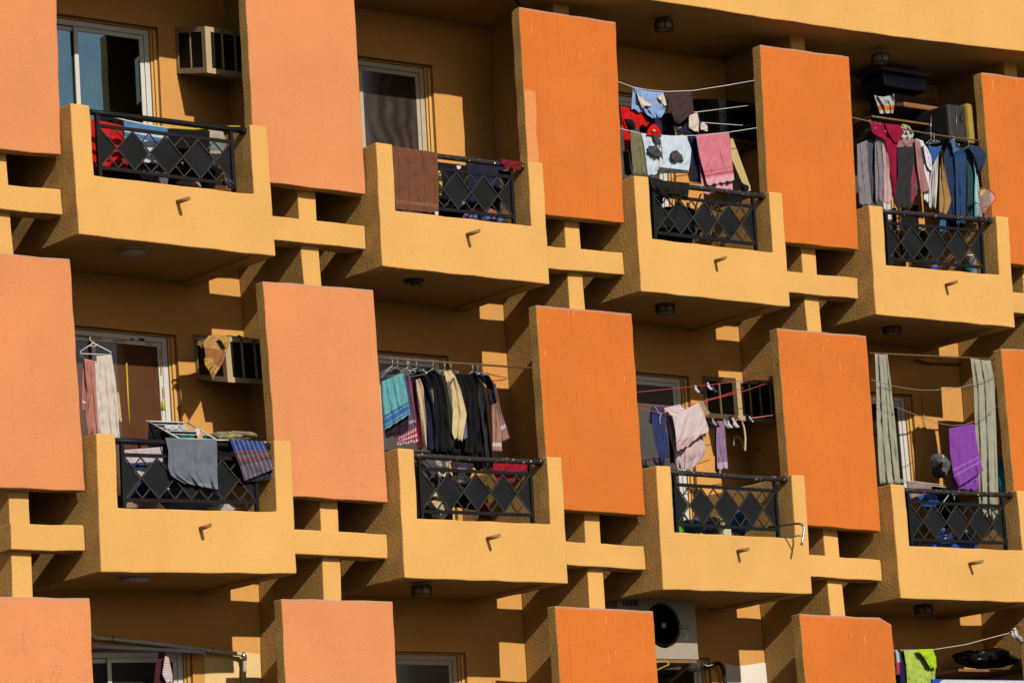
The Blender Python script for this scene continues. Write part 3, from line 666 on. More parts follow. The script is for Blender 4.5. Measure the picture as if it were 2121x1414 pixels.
ns_ = garment('hanging_jersey', 'navy jersey with a cream front panel hanging below the dark brown cloth', 'jersey', navy, [(1396,246),(1398,265),(1402,282)], [(1448,233),(1452,256),(1452,278)], .46, amp=.012, nf=3)
garment('front_panel', None, None, fb('cream'), [(1426,240),(1427,252),(1426,266)], [(1444,233),(1448,252),(1447,275)], .425, amp=.008, nf=1.5, parent=ns_)
garment('sleeve', None, None, fb('cream'), [(1395,258),(1395,264),(1397,272)], [(1398,262),(1408,263),(1412,264)], .425, amp=.008, nf=1, parent=ns_)
garment('sleeve', None, None, fb('cream'), [(1452,256),(1450,266),(1452,270)], [(1458,254),(1465,260),(1466,271)], .425, amp=.012, nf=1, parent=ns_)
garment('hanging_trousers', 'olive khaki trousers hanging from the lowest line at the left', 'trousers', fb('olive', (.13, .12, .065)), [(1306,272),(1308,318),(1312,361)], [(1328,277),(1333,320),(1339,362)], .22, amp=.014, nf=3, hem=.5)
wt = fb('paleblue_white', (.42, .50, .60)); 
j1 = garment('hanging_jersey', 'white jersey with a grey sleeve hole, right of the olive trousers', 'jersey', wt, [(1328,277),(1334,300),(1338,330),(1341,363)], [(1366,281),(1372,300),(1366,330),(1364,362)], .235, amp=.014, nf=3)
garment('sleeve', None, None, fb('greymesh', (.05, .05, .052)), [(1343,302),(1342,312),(1345,318)], [(1360,302),(1370,315),(1374,329)], .185, th=.04, amp=.014, nf=1.5, parent=j1)
j2 = garment('hanging_jersey', 'white jersey with dark trim, between the other white jersey and pink scarf', 'jersey', wt, [(1364,281),(1372,310),(1372,335),(1364,358)], [(1422,282),(1432,310),(1430,335),(1426,356)], .23, amp=.014, nf=4)
garment('sleeve', None, None, fb('greymesh'), [(1391,314),(1390,325),(1393,334)], [(1402,311),(1413,322),(1416,332)], .185, th=.04, amp=.012, nf=1.5, parent=j2)
garment('trim', None, None, fb('greymesh'), [(1366,346),(1364,359)], [(1426,353),(1425,359)], .2, th=.03, amp=.004, nf=2, parent=j2, hem=.4)
garment('sleeve', None, None, fb('greymesh'), [(1352,280),(1356,290),(1360,298)], [(1362,281),(1369,290),(1370,299)], .2, th=.03, amp=.006, nf=1, parent=j2)
garment('hanging_trousers', 'navy trousers hanging just left of the pink checked scarf', 'trousers', navy, [(1424,284),(1430,330),(1434,376)], [(1446,284),(1452,330),(1458,378)], .3, nf=2)
pk = fb('pinkcheck', (.50, .23, .27), checks=(.018, .42, (.42, .075, .135), .8), bands=[(.36, .37, (.38, .055, .11)), (.40, .415, (.38, .055, .11)), (.435, .60, (.52, .27, .31))])
sc = garment('checked_scarf', 'pink and white checked scarf folded over the lowest washing line', 'scarf', pk, [(1441,281),(1450,330),(1458,360),(1464,385)], [(1510,275),(1515,320),(1521,374)], .20, th=.03, amp=.007, nf=4, hem=1)
garment('back_flap', None, None, pk, [(1441,281),(1448,340),(1456,404)], [(1508,276),(1514,330),(1518,393)], .25, th=.03, amp=.007, nf=4, parent=sc, hem=2)
mb = MB(); P = [ray(u, v, .52) for u, v in ((1513,287),(1518,287),(1557,394),(1546,398),(1530,362),(1514,325))]; n = len(P)
mb.add(P+[p+np.array([0, .03, 0]) for p in P], [tuple(range(n)), tuple(range(n, 2*n))[::-1]]+[(i, i+n, (i+1) % n+n, (i+1) % n) for i in range(n)])
o = settle(mb.build('wooden_board', plain('cream_board', (.40, .31, .13), .6, var=.15), rec=True)); tag(o, 'cream board leaning in the corner right of the pink checked scarf', 'board')
mb = MB(); a = ray(1470, 290, 1.0); mb.box(a[0], a[0]+.75, .85, 1.49, a[2]-.02, a[2]+.005); o = settle(mb.build('shelf_board', M['wood'])); tag(o, 'wooden board under the dark air conditioner', 'shelf')
tr = garment('draped_trousers', 'black drawstring trousers folded over the handrail below the white jerseys', 'trousers', fb('softblack', (.011, .011, .011)), [(1343,371),(1352,392),(1370,404),(1376,409)], [(1428,379),(1427,392),(1426,402),(1424,413)], .05, th=.10, amp=.014, nf=4, hem=1, pin=.8)
garment('leg', None, None, fb('softblack'), [(1342,366),(1345,400),(1350,440)], [(1372,372),(1374,410),(1372,425)], .26, nf=2, parent=tr)
wire('drawstring', None, None, blk, [(1397,410),(1400,430),(1398,452)], .04, .003, parent=tr); wire('drawstring', None, None, blk, [(1403,411),(1404,425),(1402,446)], .045, .003, parent=tr)
for q in ([(1371,402),(1385,400),(1405,401),(1425,409)], [(1371,405),(1388,408),(1405,412),(1420,414)]): wire('waistband', None, None, fb('softblack'), q, .03, .008, parent=tr, sub=3)
garment('hanging_cloth', 'black cloth bundled over the railing at the foot of the cream board', 'cloth', blk, [(1518,352),(1510,380),(1504,420)], [(1532,375),(1546,384),(1536,420)], .3, amp=.03, nf=3)
blob('black_bag', 'black bag on the handrail by the right pier, beside the cream board', 'bag', blk, 1542, 394, 18, 22, .3, seed=21)
ch = empty('folding_chair', ray(1480, 470, .8), 'folded metal chair behind the railing below the pink checked scarf', 'chair')
for q in ([(1452,402),(1440,430),(1442,505)], [(1478,405),(1472,450),(1486,510)], [(1496,410),(1482,460),(1462,508)], [(1510,412),(1498,470),(1500,512)], [(1462,430),(1500,440)], [(1468,470),(1500,466)], [(1460,494),(1500,492)]):
    wire('frame_tube', None, None, M['steel'], q, .6, .009, parent=ch)
blob('dark_laundry_pile', 'dark laundry on the floor below the draped black trousers', 'laundry', blk, 1385, 470, 120, 80, .95, .5, seed=15, lump=.3)
# ================= upper right balcony (crowded clothes rail, stored luggage)
wire('clothes_rail', 'brown rail across the upper right balcony, carrying jeans and checked cloth', 'clothes rail', M['rod_brown'], [(1762,243),(1800,252),(1870,268),(1940,281),(2032,292)], .28, .010, sub=2)
for k, (x, y) in enumerate([(1802,250),(1823,256),(1871,266),(1928,276),(1934,278),(1975,284),(2006,288)]):
    hanger(['wire hanger left of the crimson shirt','wire hanger behind the crimson shirt','wire hanger over the mauve shirt','wire hanger holding the small blue cloth','wire hanger just right of the small blue cloth hook','wire hanger of the blue denim shirt','rightmost wire hanger on the upper right rail'][k], M['hanger_wire'], x, y, .28, slant=.12, arm=.35)
gck = fb('greycheck', (.27, .23, .23), checks=(.016, .5, (.10, .10, .13), .75))
garment('checked_lungi', 'grey checked cloth at the left end of the crowded rail', 'lungi', gck, [(1775,299),(1776,360),(1780,424)], [(1796,290),(1800,360),(1806,426)], (.34,.30), nf=3, amp=.012)
garment('checked_lungi', 'dark shaded checked cloth, second from the left on the crowded rail', 'lungi', fb('shadedcheck', (.085, .085, .11), checks=(.016, .5, (.035, .035, .055), .8)), [(1790,292),(1793,360),(1789,424)], [(1816,284),(1816,360),(1816,422)], (.38,.32), nf=3, amp=.014)
garment('checked_lungi', 'grey checked cloth left of the pink cloth on the crowded rail', 'lungi', gck, [(1812,283),(1812,350),(1814,418)], [(1822,281),(1830,350),(1834,418)], (.30,.26), nf=3, amp=.012)
garment('hanging_cloth', 'pale pink striped cloth between checked cloth and crimson shirt', 'cloth', fb('palepink', (.40, .26, .26), vl=[(.035, .12, 0, (.25, .10, .13))]), [(1824,279),(1831,350),(1828,427)], [(1833,279),(1842,340),(1851,412)], (.27,.24), nf=3, amp=.014, hem=3)
crim = fb('crimson', (.22, .005, .030)); cs = garment('hanging_shirt', 'crimson shirt bunched over the crowded rail', 'shirt', crim, [(1803,254),(1806,276),(1834,290),(1844,340),(1851,406)], [(1836,258),(1858,280),(1857,320),(1857,360),(1856,406)], .23, nf=3, amp=.016, th=.06)
garment('sleeve', None, None, crim, [(1832,256),(1840,275),(1852,296)], [(1864,259),(1873,273),(1860,296)], .20, th=.06, amp=.022, nf=2, parent=cs)
mv = fb('mauve', (.26, .13, .13)); m_ = garment('hanging_shirt', 'dusty mauve long-sleeved shirt right of the crimson shirt', 'shirt', fb('darkmauve', (.10, .055, .065)), [(1857,298),(1856,360),(1852,420)], [(1898,288),(1898,350),(1900,405)], (.30,.25), nf=4, amp=.016)
garment('sleeve', None, None, mv, [(1895,292),(1900,350),(1908,400)], [(1904,294),(1914,350),(1926,396)], .21, th=.05, nf=2, parent=m_, amp=.012)
garment('shoulder', None, None, mv, [(1861,290),(1858,298),(1856,304)], [(1898,288),(1898,300),(1896,308)], .25, nf=2, parent=m_, amp=.01)
garment('hanging_trousers', 'dark charcoal layer standing for the dark inside of the mauve shirt', 'trousers', fb('charcoal', (.022, .022, .024), vl=[(.05, .3, 0, (.025, .022, .030))]), [(1858,305),(1860,360),(1850,416),(1856,430)], [(1896,303),(1890,350),(1884,400),(1890,432)], .235, nf=3, amp=.014)  # added layer for the dark inside of the mauve shirt, no separate garment
garment('hanging_shirt', 'wine red shirt hem showing below the mauve shirt', 'shirt', fb('wine', (.20, .030, .060)), [(1884,345),(1888,400),(1874,430)], [(1896,345),(1902,390),(1884,436)], .255, nf=2, amp=.012)
ws = garment('hanging_shirt', 'white T-shirt right of the mauve shirt on the crowded rail', 'shirt', fb('white2', (.50, .50, .56)), [(1897,287),(1910,320),(1912,360),(1914,416)], [(1912,292),(1924,330),(1925,370),(1927,420)], (.27,.24), nf=3, amp=.014)
garment('sleeve', None, None, fb('white2'), [(1912,300),(1916,325),(1920,345)], [(1920,305),(1929,325),(1932,358)], .22, nf=1, parent=ws)
garment('hanging_shirt', 'pale turquoise shirt edge beside the white T-shirt', 'shirt', fb('paleturq', (.25, .38, .40)), [(1905,292),(1915,305),(1918,312)], [(1912,295),(1920,306),(1922,311)], .29, nf=1)
garment('hanging_cloth', 'white vest with grey stripes left of the tan cloth', 'cloth', fb('whitegrey', (.50, .47, .46), vl=[(.022, .35, 0, (.28, .26, .26))]), [(1930,338),(1924,390),(1923,430)], [(1944,320),(1942,380),(1938,432)], (.30,.22), nf=2, amp=.01)
garment('hanging_cloth', 'small royal blue cloth hooked on a hanger beside the denim shirt', 'cloth', fb('royal', (.02, .07, .22)), [(1922,300),(1926,320),(1931,338)], [(1951,301),(1946,318),(1936,336)], .24, nf=2, amp=.02, top=4)
garment('hanging_cloth', 'tan cloth flaring to a point right of the white vest', 'cloth', fb('tan2', (.26, .16, .06)), [(1948,310),(1946,380),(1945,440)], [(1952,312),(1960,370),(1971,416),(1960,446)], (.26,.20), nf=3, amp=.014)
dn = fb('denim', (.018, .042, .11)); d_ = garment('hanging_shirt', 'blue denim shirt, widest garment at the right of the crowded rail', 'shirt', fb('navydenim', (.014, .028, .065)), [(1966,292),(1954,320),(1958,400),(1966,455)], [(1976,292),(1984,330),(1982,400),(1984,460)], (.30,.27), nf=3, amp=.018)
garment('front_panel', None, None, dn, [(1972,292),(1977,330),(1980,400),(1981,466)], [(1982,298),(2002,318),(2001,390),(2000,462)], (.25,.21), nf=2, parent=d_, amp=.012)
garment('collar', None, None, fb('denimlight', (.05, .11, .22)), [(1967,290),(1972,302),(1974,318)], [(1974,289),(1984,300),(1990,310)], .22, nf=1, parent=d_, amp=.012)
garment('hanging_trousers', 'dark teal trousers right of the denim shirt', 'trousers', fb('teal', (.016, .048, .052)), [(1990,306),(2003,340),(2004,400),(2002,452)], [(2008,306),(2020,345),(2022,400),(2018,455)], .24, nf=2, amp=.018)
garment('checked_cloth', 'narrow white and turquoise checked cloth at the right end of the rail', 'cloth', fb('turqcheck', (.46, .48, .46), checks=(.03, .4, (.03, .26, .28), .75)), [(2012,313),(2020,360),(2018,400),(2019,450)], [(2017,315),(2026,370),(2031,410),(2034,452)], .20, nf=2, amp=.010)
garment('navy_cap', 'navy ruffled cloth sticking out over the end of the rail', 'cloth', fb('navyruffle', (.018, .030, .075)), [(2003,302),(2016,320),(2024,340),(2026,356)], [(2026,303),(2038,312),(2044,325),(2034,352)], .14, th=.07, nf=3, amp=.02, hem=2)
pch = empty('clear_pouch', ray(2048, 420, .02), 'clear plastic pouch with red piping hung at the right pier', 'pouch')
def clear(name, col, al):
    t = NT(name); t.col(col); t.b.inputs['Roughness'].default_value = .15; t.b.inputs['Alpha'].default_value = al; return t.m
M['clear'] = clear('clear_film', (.25, .20, .20), .16)
OUT = [(2028,397),(2034,388),(2046,390),(2064,405),(2063,412),(2034,446)]
wire('piping', None, None, M['red_plastic'], OUT+[OUT[0]], -.02, .006, parent=pch, sub=4); wire('handle', None, None, M['red_plastic'], [(2036,430),(2044,426),(2050,436),(2049,446),(2040,451),(2034,447)], -.02, .005, parent=pch, sub=4)
mb = MB(); P = [ray(u, v, -.02) for u, v in OUT]; mb.add(P+[p+np.array([0, .012, 0]) for p in P], [tuple(range(6)), tuple(range(6, 12))[::-1]]); o = mb.build('film', M['clear']); adopt(pch, o)
garment('insert', None, None, M['yellow'], [(2030,396),(2030,408)], [(2044,390),(2036,404)], -.012, th=.006, amp=.001, nf=1, parent=pch, hem=0)
# shelf and luggage
S0 = ray(1806, 239, .75); S1 = ray(2006, 250, .75)
mb = MB(); mb.box(S0[0], S1[0]+.05, .75, 1.49, S0[2]-.02, S0[2]+.0)
sh_ = empty('luggage_shelf', (S0[0]+.5, 1.4, S0[2]), 'wooden wall shelf stacked with luggage above the crowded rail', 'shelf'); adopt(sh_, mb.build('board', M['wood']))
for dx in (.12, .62, 1.05):
    mb = MB(); mb.bar((S0[0]+dx, 1.49, S0[2]-.34), (S0[0]+dx, .82, S0[2]-.045), .05, .05, up=(1, 0, 0)); adopt(sh_, mb.build('bracket', M['wood']))
def rbox(name, label, cat, mat, q, y, dep, bev=.03, parent=None):
    mb = MB(); mb.box(*pbox(*q, y, dep)); o = mb.build(name, mat, None, bevel=bev)
    if parent: adopt(parent, o)
    else: settle(o); tag(o, label, cat)
    return o
bx_ = empty('storage_box', ray(1875, 190, .95), 'clear bluish plastic storage box on top of the brown suitcase', 'storage box')
rbox('tub', None, None, plain('bluish_plastic', (.03, .032, .075), .25), (1830,150,1922,191), .80, .4, .02, bx_); rbox('lid', None, None, plain('bluish_lid', (.07, .055, .09), .3), (1826,144,1926,151), .78, .44, .005, bx_)
sc_ = empty('suitcase', ray(1900, 232, .8), 'brown and black suitcase lying on the luggage shelf', 'suitcase')
rbox('shell', None, None, plain('black_canvas', (.030, .018, .012), .8), (1853,191,1948,234), .82, .45, .04, sc_); rbox('pocket', None, None, plain('brown_canvas', (.22, .085, .028), .8), (1872,210,1946,232), .79, .04, .02, sc_)
s2 = empty('suitcase', ray(1990, 292, .8), 'upright black suitcase with an olive front, right of the shelf', 'suitcase')
rbox('shell', None, None, plain('dark_canvas', (.020, .018, .022), .7), (1962,214,2003,296), .42, .6, .03, s2); rbox('front', None, None, plain('olive_canvas', (.26, .19, .028), .8, var=.4, scale=8), (2002,212,2023,299), .36, .6, .04, s2)
wire('zip', None, None, M['steel'], [(1981,216),(1981,290)], .41, .003, parent=s2); wire('handle', None, None, M['iron'], [(1993,232),(1990,238),(1990,248),(1994,252)], .40, .006, parent=s2)
garment('shopping_bag', 'white plastic shopping bag on the left end of the luggage shelf', 'bag', fb('bagwhite', (.34, .35, .37), bands=[(.11, .16, (.40, .13, .02))]), [(1810,197),(1816,215),(1823,236)], [(1852,194),(1853,215),(1850,235)], .72, th=.2, nf=2.5, amp=.03, hem=0, top=5, pin=1, cap=1.5)
garment('shopping_bag', 'white and lime green bag hanging behind the crimson shirt', 'bag', fb('bagwhite2', (.40, .40, .36)), [(1866,260),(1866,275),(1868,292)], [(1884,262),(1893,276),(1889,293)], .46, th=.1, nf=2, amp=.03, hem=1, pin=1, cap=1.5)
blob('lime_cloth', 'lime green cloth on top of the bag behind the crimson shirt', 'cloth', plain('lime', (.25, .45, .03), .6), 1873, 260, 16, 5, .47, seed=35)
pm = MB(); c0 = ray(1956, 235, .6)
pm.tube([ray(1956, 232, .6), ray(1956, 285, .6)], .012, 8)
for yy in (236, 256, 276): pm.lathe(ray(1956, yy, .6), [(.035, -.018), (.04, 0), (.035, .018)], 14)
o = settle(pm.build('luggage_trolley', M['steel'])); tag(o, 'folded luggage trolley with round rollers beside the upright suitcase', 'trolley')
wire('support_rod', 'thin steel rod holding up the middle of the crowded rail', 'rod', M['steel'], [(1929,240),(1927,280)], .4, .006)
wire('wooden_post', 'wooden post behind the left diamonds of the upper right railing', 'post', M['wood'], [(1852,432),(1858,540)], .8, .035, n=4)
garment('hanging_trousers', 'long black trousers behind the left diamonds of the upper right railing', 'trousers', blk, [(1866,425),(1870,540)], [(1902,425),(1906,545)], .5, nf=3, amp=.03)
garment('hanging_jeans', 'blue jeans leg hanging low behind the third diamond', 'jeans', fb('midblue', (.035, .095, .22)), [(1944,455),(1947,489)], [(1960,456),(1959,490)], .36, nf=2)
garment('hanging_cloth', 'navy cloth hanging behind the right diamond of the upper right railing', 'cloth', navy, [(1962,440),(1966,480)], [(2002,445),(1996,478)], .4, nf=3, amp=.02)
def bucket(label, cx, ct, cb, rpx, y, mat, band=None):
    e = empty('bucket', ray(cx, cb, y), label, 'bucket'); r = rpx/178.; h = (cb-ct)/212.; c = ray(cx, cb, y); mb = MB()
    mb.lathe(c, [(r*.8, 0), (r*.97, h*.93), (r*1.04, h*.93), (r*1.04, h), (r*.96, h), (r*.93, h*.9), (r*.78, .02)], 28); adopt(e, mb.build('body', mat, None))
    if band: mb = MB(); mb.lathe(c, [(r*.865, h*.30), (r*.885, h*.44)], 28); mb.f = mb.f[:-2]; mb.mi = mb.mi[:-2]; mb.uv = mb.uv[:-2]; mb.sm = mb.sm[:-2]; mb.v = [((v[0]-c[0])*1.03+c[0], (v[1]-c[1])*1.03+c[1], v[2]) for v in mb.v]; adopt(e, mb.build('band', band, None))
bucket('white bucket with a blue band behind the middle of the railing', 1924, 535, 570, 24, .45, M['plastic_white'], plain('deepblue', (.01, .02, .40), .4))
bucket('pale bucket by the right pier, upper right balcony', 2014, 520, 575, 17, .45, M['plastic_white'], M['teal_blue'])
bucket('grey pail at the left end of the upper right railing', 1838, 524, 560, 10, .5, plain('grey_plastic', (.22, .20, .18), .5))
blob('dark_laundry_pile', 'dark bundle behind the middle diamonds of the upper right railing', 'laundry', blk, 1895, 505, 40, 70, .9, .4, seed=41)

# ================= lower left balcony (grey towel, plaid cloth, drying rack)
hg = MB(); P = lambda u, v: ray(u, v, .30)
hg.tube(list(resamp([list(P(186,698)),list(P(187,706)),list(P(193,708)),list(P(194,712))], 12)), .005, 6)
hg.tube([P(166,728), P(193,710), P(230,729), P(229,735), P(167,732), P(166,728)], .0055, 6)
hg.tube(list(resamp([list(P(186,716)),list(P(195,718)),list(P(202,713))], 8)), .004, 6)
o = settle(hg.build('clothes_hanger', M['plastic_white'])); tag(o, 'white plastic hanger holding the pink and cream cloths', 'hanger')
wire('hanger_wire', 'thin wire from the pink cloth up to the white hanger', 'wire', M['wire_grey'], [(174,742),(165,734)], .30, .003)
garment('hanging_cloth', 'salmon pink cloth hanging left of the long cream cloth', 'cloth', fb('salmon', (.32, .13, .105)), [(174,742),(180,820),(178,860),(184,900)], [(197,747),(200,820),(202,860),(205,900)], (.30,.26), nf=3, amp=.016, th=.05)
pc = garment('hanging_cloth', 'pink cloth edge with a white stripe, left of the salmon cloth', 'cloth', fb('pinkedge', (.32, .12, .11), bands=[(.39, .41, (.5, .42, .38)), (.46, .52, (.45, .40, .36))]), [(173,746),(170,800),(170,845)], [(178,745),(178,800),(178,850)], .33, nf=1.5, amp=.01)
garment('hanging_cloth', 'long cream cloth hanging from the white plastic hanger', 'cloth', fb('creamwhite', (.46, .40, .36)), [(200,737),(200,800),(203,860),(207,912)], [(231,735),(240,790),(245,850),(248,912)], (.28,.24), nf=4, amp=.018, th=.05)
garment('hanging_cloth', 'fringed yellowish flap showing right of the long cream cloth', 'cloth', fb('yellowish', (.42, .33, .18)), [(243,812),(244,845),(246,870)], [(246,812),(250,845),(253,874)], .30, nf=1)
wire('yellow_reflection', 'thin yellow rod standing in for a reflection, centre of the window glass', 'pole', M['yellow'], [(262,752),(265,820),(268,876)], 1.3, .009)  # solid rod put in for a yellow reflection in the pane
mp = empty('mop', ray(338, 872, 1.0), 'mop handle with a yellow grip standing against the window frame', 'mop')
wire('grip', None, None, M['yellow'], [(338,829),(338,832),(338,850)], 1.0, [.010,.018,.020], parent=mp, n=10); wire('handle', None, None, M['plastic_white'], [(338,850),(340,960)], 1.0, .013, parent=mp, n=10)
dr = empty('drying_rack', ray(380, 900, .35), 'white folding drying rack standing over the handrail with small washing', 'drying rack')
def rail(pts, ys, r=.006, m=None): wire('rail', None, None, m or M['plastic_white'], pts, ys, r, parent=dr)
A_, B_, C_, D_ = (305,872), (388,875), (372,908), (448,910)
rail([A_, C_], [.55,.10], .008); rail([B_, D_], [.55,.10], .008); rail([A_, B_], [.55,.55], .008); rail([C_, D_], [.10,.10])
for f_ in (.18, .36, .55, .74):
    rail([(A_[0]*(1-f_)+C_[0]*f_, A_[1]*(1-f_)+C_[1]*f_), (B_[0]*(1-f_)+D_[0]*f_, B_[1]*(1-f_)+D_[1]*f_)], [.55-.45*f_]*2, .004)
rail([(448,911),(472,911)], [.05,.05], .008); rail([(470,911),(478,911)], [.05,.05], .010, fb('pinkcap', (.48, .28, .26))); rail([(545,915),(552,916)], [.05,.05], .010, fb('pinkcap'))
rail([(500,1020),(515,1056)], [.3,.3], .007); rail([(302,872),(308,873)], [.55,.55], .011, fb('pinkcap'))
garment('hanging_cloth', 'black cloth over the far top bar of the white drying rack', 'cloth', blk, [(308,873),(306,930)], [(369,875),(368,930)], .52, th=.06, nf=2, hem=0)
garment('small_towel', 'white towel with grey stripes lying across the drying rack', 'towel', fb('whitestripe', (.48, .47, .50), vl=[(.018, .35, 0, (.22, .25, .33))]), [(340,880),(346,897)], [(384,881),(390,897)], .42, nf=3, amp=.006, hem=0)
garment('folded_cloth', 'dark navy cloth folded over a drying rack bar, behind the green cloth', 'cloth', navy, [(348,892),(352,910)], [(406,893),(410,910)], .32, nf=3, hem=0)
garment('folded_cloth', 'green cloth on the near bars of the drying rack', 'cloth', fb('green', (.008, .16, .10)), [(372,899),(376,912)], [(402,900),(404,912)], .24, nf=2, hem=0)
garment('folded_cloth', 'smaller green cloth at the right edge of the drying rack', 'cloth', fb('green'), [(419,901),(422,912)], [(431,902),(433,912)], .24, nf=1, hem=0)
garment('folded_cloth', 'small white cloth pegged on the right rail of the drying rack', 'cloth', fb('white2'), [(404,887),(408,903)], [(413,888),(416,902)], .3, nf=1, hem=0)
blob('yellow_bundle', 'crumpled yellow and grey bundle behind the handrail, left of the plaid cloth', 'laundry', fb('yellowgrey', (.34, .28, .07), checks=(.12, .5, (.16, .14, .10), .8)), 484, 906, 68, 24, .35, .3, seed=44, lump=.2)
gt = fb('bluegrey', (.110, .125, .165), hl=[(.016, .22, 0, (.10, .115, .15))], bands=[(.435, .60, (.16, .19, .24))], sheen=.1)
garment('bath_towel', 'grey-blue towel with a ribbed border hung over the handrail', 'towel', gt, [(342,906),(349,935),(348,968),(354,985),(380,1000)], [(449,909),(450,950),(450,985),(452,1014)], .045, th=.10, nf=4, amp=.012, hem=.6, pin=.5, top=1)
pl_ = fb('plaid', (.085, .065, .095), bands=[(0, .13, (.010, .045, .20)), (.13, .155, (.16, .03, .03)), (.155, .175, (.03, .028, .03)), (.215, .255, (.15, .028, .022)), (.255, .285, (.03, .03, .028))], vl=[(.052, .07, .3, (.42, .42, .50))], hl=[(.013, .25, 0, (.05, .042, .065))])
pb_ = garment('plaid_cloth', 'blue, red and grey plaid cloth drying over the right of the handrail', 'cloth', pl_, [(475,908),(487,940),(500,975),(506,996)], [(547,914),(556,935),(566,955),(571,970)], .02, th=.14, nf=2, amp=.006, hem=0, pin=.8)
garment('inside', None, None, fb('plaidshade', (.014, .014, .022), vl=[(.052, .06, .3, (.10, .10, .13))]), [(503,992),(506,997),(514,998)], [(571,968),(569,982),(560,993)], .06, th=.06, nf=1, amp=.004, hem=0, parent=pb_)  # darker copy of the plaid paints the shade inside the open tube
garment('hanging_cloth', 'white checked cloth with navy bands behind the left lower railing', 'cloth', fb('navybandwhite', (.44, .38, .40), checks=(.02, .12, (.20, .15, .2), .7), bands=[(.135, .185, (.03, .045, .16))]), [(250,932),(260,962),(270,1000)], [(336,925),(338,965),(340,1000)], .45, nf=3, amp=.01)
garment('hanging_shirt', 'navy shirt low behind the left diamonds, below the banded white cloth', 'shirt', fb('navy3', (.03, .032, .07)), [(262,1000),(256,1034)], [(338,985),(340,1034)], .42, nf=4, amp=.02)
blob('folded_laundry', 'pile of grey laundry on the floor under the grey-blue towel', 'laundry', fb('greygrey', (.12, .12, .15)), 395, 1035, 110, 48, .5, .3, seed=47, lump=.3)
blob('folded_laundry', 'pale crumpled laundry on the floor by the right post, lower left balcony', 'laundry', fb('palelaundry', (.36, .30, .28)), 452, 1052, 62, 22, .4, seed=48, lump=.3)
blob('folded_laundry', 'brownish crumpled laundry on the floor at the left post, lower left balcony', 'laundry', fb('brownlaundry', (.22, .15, .09)), 290, 1046, 62, 20, .4, seed=49, lump=.3)
garment('hanging_shirt', 'black shirt hanging behind the right half of the lower left railing', 'shirt', blk, [(448,918),(452,1000)], [(512,922),(524,1010)], .4, nf=4, amp=.03)
garment('hanging_shirt', 'dark shirt hanging behind the middle diamonds, under the grey-blue towel', 'shirt', fb('inkblue', (.012, .013, .022)), [(336,925),(340,1010)], [(450,925),(452,1015)], .6, nf=5, amp=.03)
scf = fb('scarfbrown', (.24, .10, .03), bands=[(0, .12, (.36, .22, .06)), (.24, .3, (.36, .22, .06))], hl=[(.03, .2, .1, (.30, .10, .07))])
s_ = garment('draped_scarf', 'brown and mustard scarf draped over the top of the air conditioner', 'scarf', scf, [(432,695),(420,712),(426,735),(424,756),(434,768)], [(474,697),(476,706),(468,732),(462,750),(440,786)], .90, th=.07, nf=3, amp=.03, hem=2, top=-3)
garment('tail', None, None, fb('scarfmust', (.36, .20, .05)), [(423,742),(424,755),(430,765)], [(440,740),(446,750),(434,765)], .85, nf=1, amp=.02, parent=s_)
garment('flap', None, None, fb('scarfmust'), [(452,698),(460,708),(464,716)], [(475,701),(472,712),(466,720)], .84, nf=1.5, amp=.02, parent=s_)
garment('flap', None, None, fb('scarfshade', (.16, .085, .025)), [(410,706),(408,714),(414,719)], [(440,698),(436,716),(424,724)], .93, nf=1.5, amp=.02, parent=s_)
wire('black_strap', 'black rubber strap lying on top of the scarf-covered air conditioner', 'strap', M['black'], [(404,703),(430,701),(470,697),(492,699),(494,696),(502,700),(516,702)], .97, .014)
# ================= balcony with the long row of shirts
wire('clothes_rail', 'rusty rail carrying the long row of dark shirts', 'clothes rail', M['rod_brown'], [(778,741),(1100,762)], .30, .011)
hx = [(812,742),(823,743),(843,745),(846,745),(862,746),(896,748),(920,750),(933,751),(978,754)]
hl_ = ['wire hanger at the far left of the long shirt row','wire hanger of the aqua towel','wire hanger of the purple cloth','wire hanger beside the purple cloth hanger','wire hanger of the navy shirt','wire hanger of the first black shirt','wire hanger of the cream shirt','wire hanger just right of the cream shirt','wire hanger of the grey shirt']
for k, ((x, y), l_) in enumerate(zip(hx, hl_)): hanger(l_, M['hanger_wire'], x, y, .30, arm=1. if k in (0, 1, 3) else .42)
hanger('light blue plastic hanger near the right end of the long shirt row', plain('blue_hanger', (.04, .26, .45), .4), 989, 755, .30, r=.005)
hanger('red plastic hanger at the right end of the long shirt row', M['red_plastic'], 996, 756, .30, r=.006, slant=.34, arm=1.)
wire('wire_arm', 'slanting wire arm left above the aqua towel', 'wire', M['hanger_wire'], [(789,778),(812,760),(838,768),(850,775)], .28, .0035)
def G5(label, cat, mat, Lp, Rp, yy, nf=3, amp=.014, th=.05, **k): return garment('hanging_'+cat, label, cat, mat, Lp, Rp, yy, nf=nf, amp=amp, th=th, **k)
aq = fb('aqua', (.085, .30, .34), bands=[(.34, .36, (.02, .07, .22)), (.375, .43, (.03, .10, .30)), (.445, .46, (.02, .07, .22))], vl=[(.05, .4, 0, (.10, .16, .15))], sheen=.08, vfirst=True)
G5('aqua towel with a dark blue border hanging at the left of the shirt row', 'towel', aq, [(790,790),(793,840),(797,891)], [(836,771),(843,815),(850,857)], (.24,.14), nf=4, amp=.010)
G5('dark cloth below the aqua towel', 'cloth', fb('inkpurple', (.020, .012, .020)), [(794,870),(798,906)], [(846,850),(846,900)], (.30,.20))
G5('purple cloth right behind the aqua towel', 'cloth', fb('purplegrey', (.095, .055, .11), bands=[(.46, .49, (.25, .2, .28))]), [(838,775),(845,840),(848,897)], [(850,776),(858,840),(864,893)], (.22,.18), nf=2)
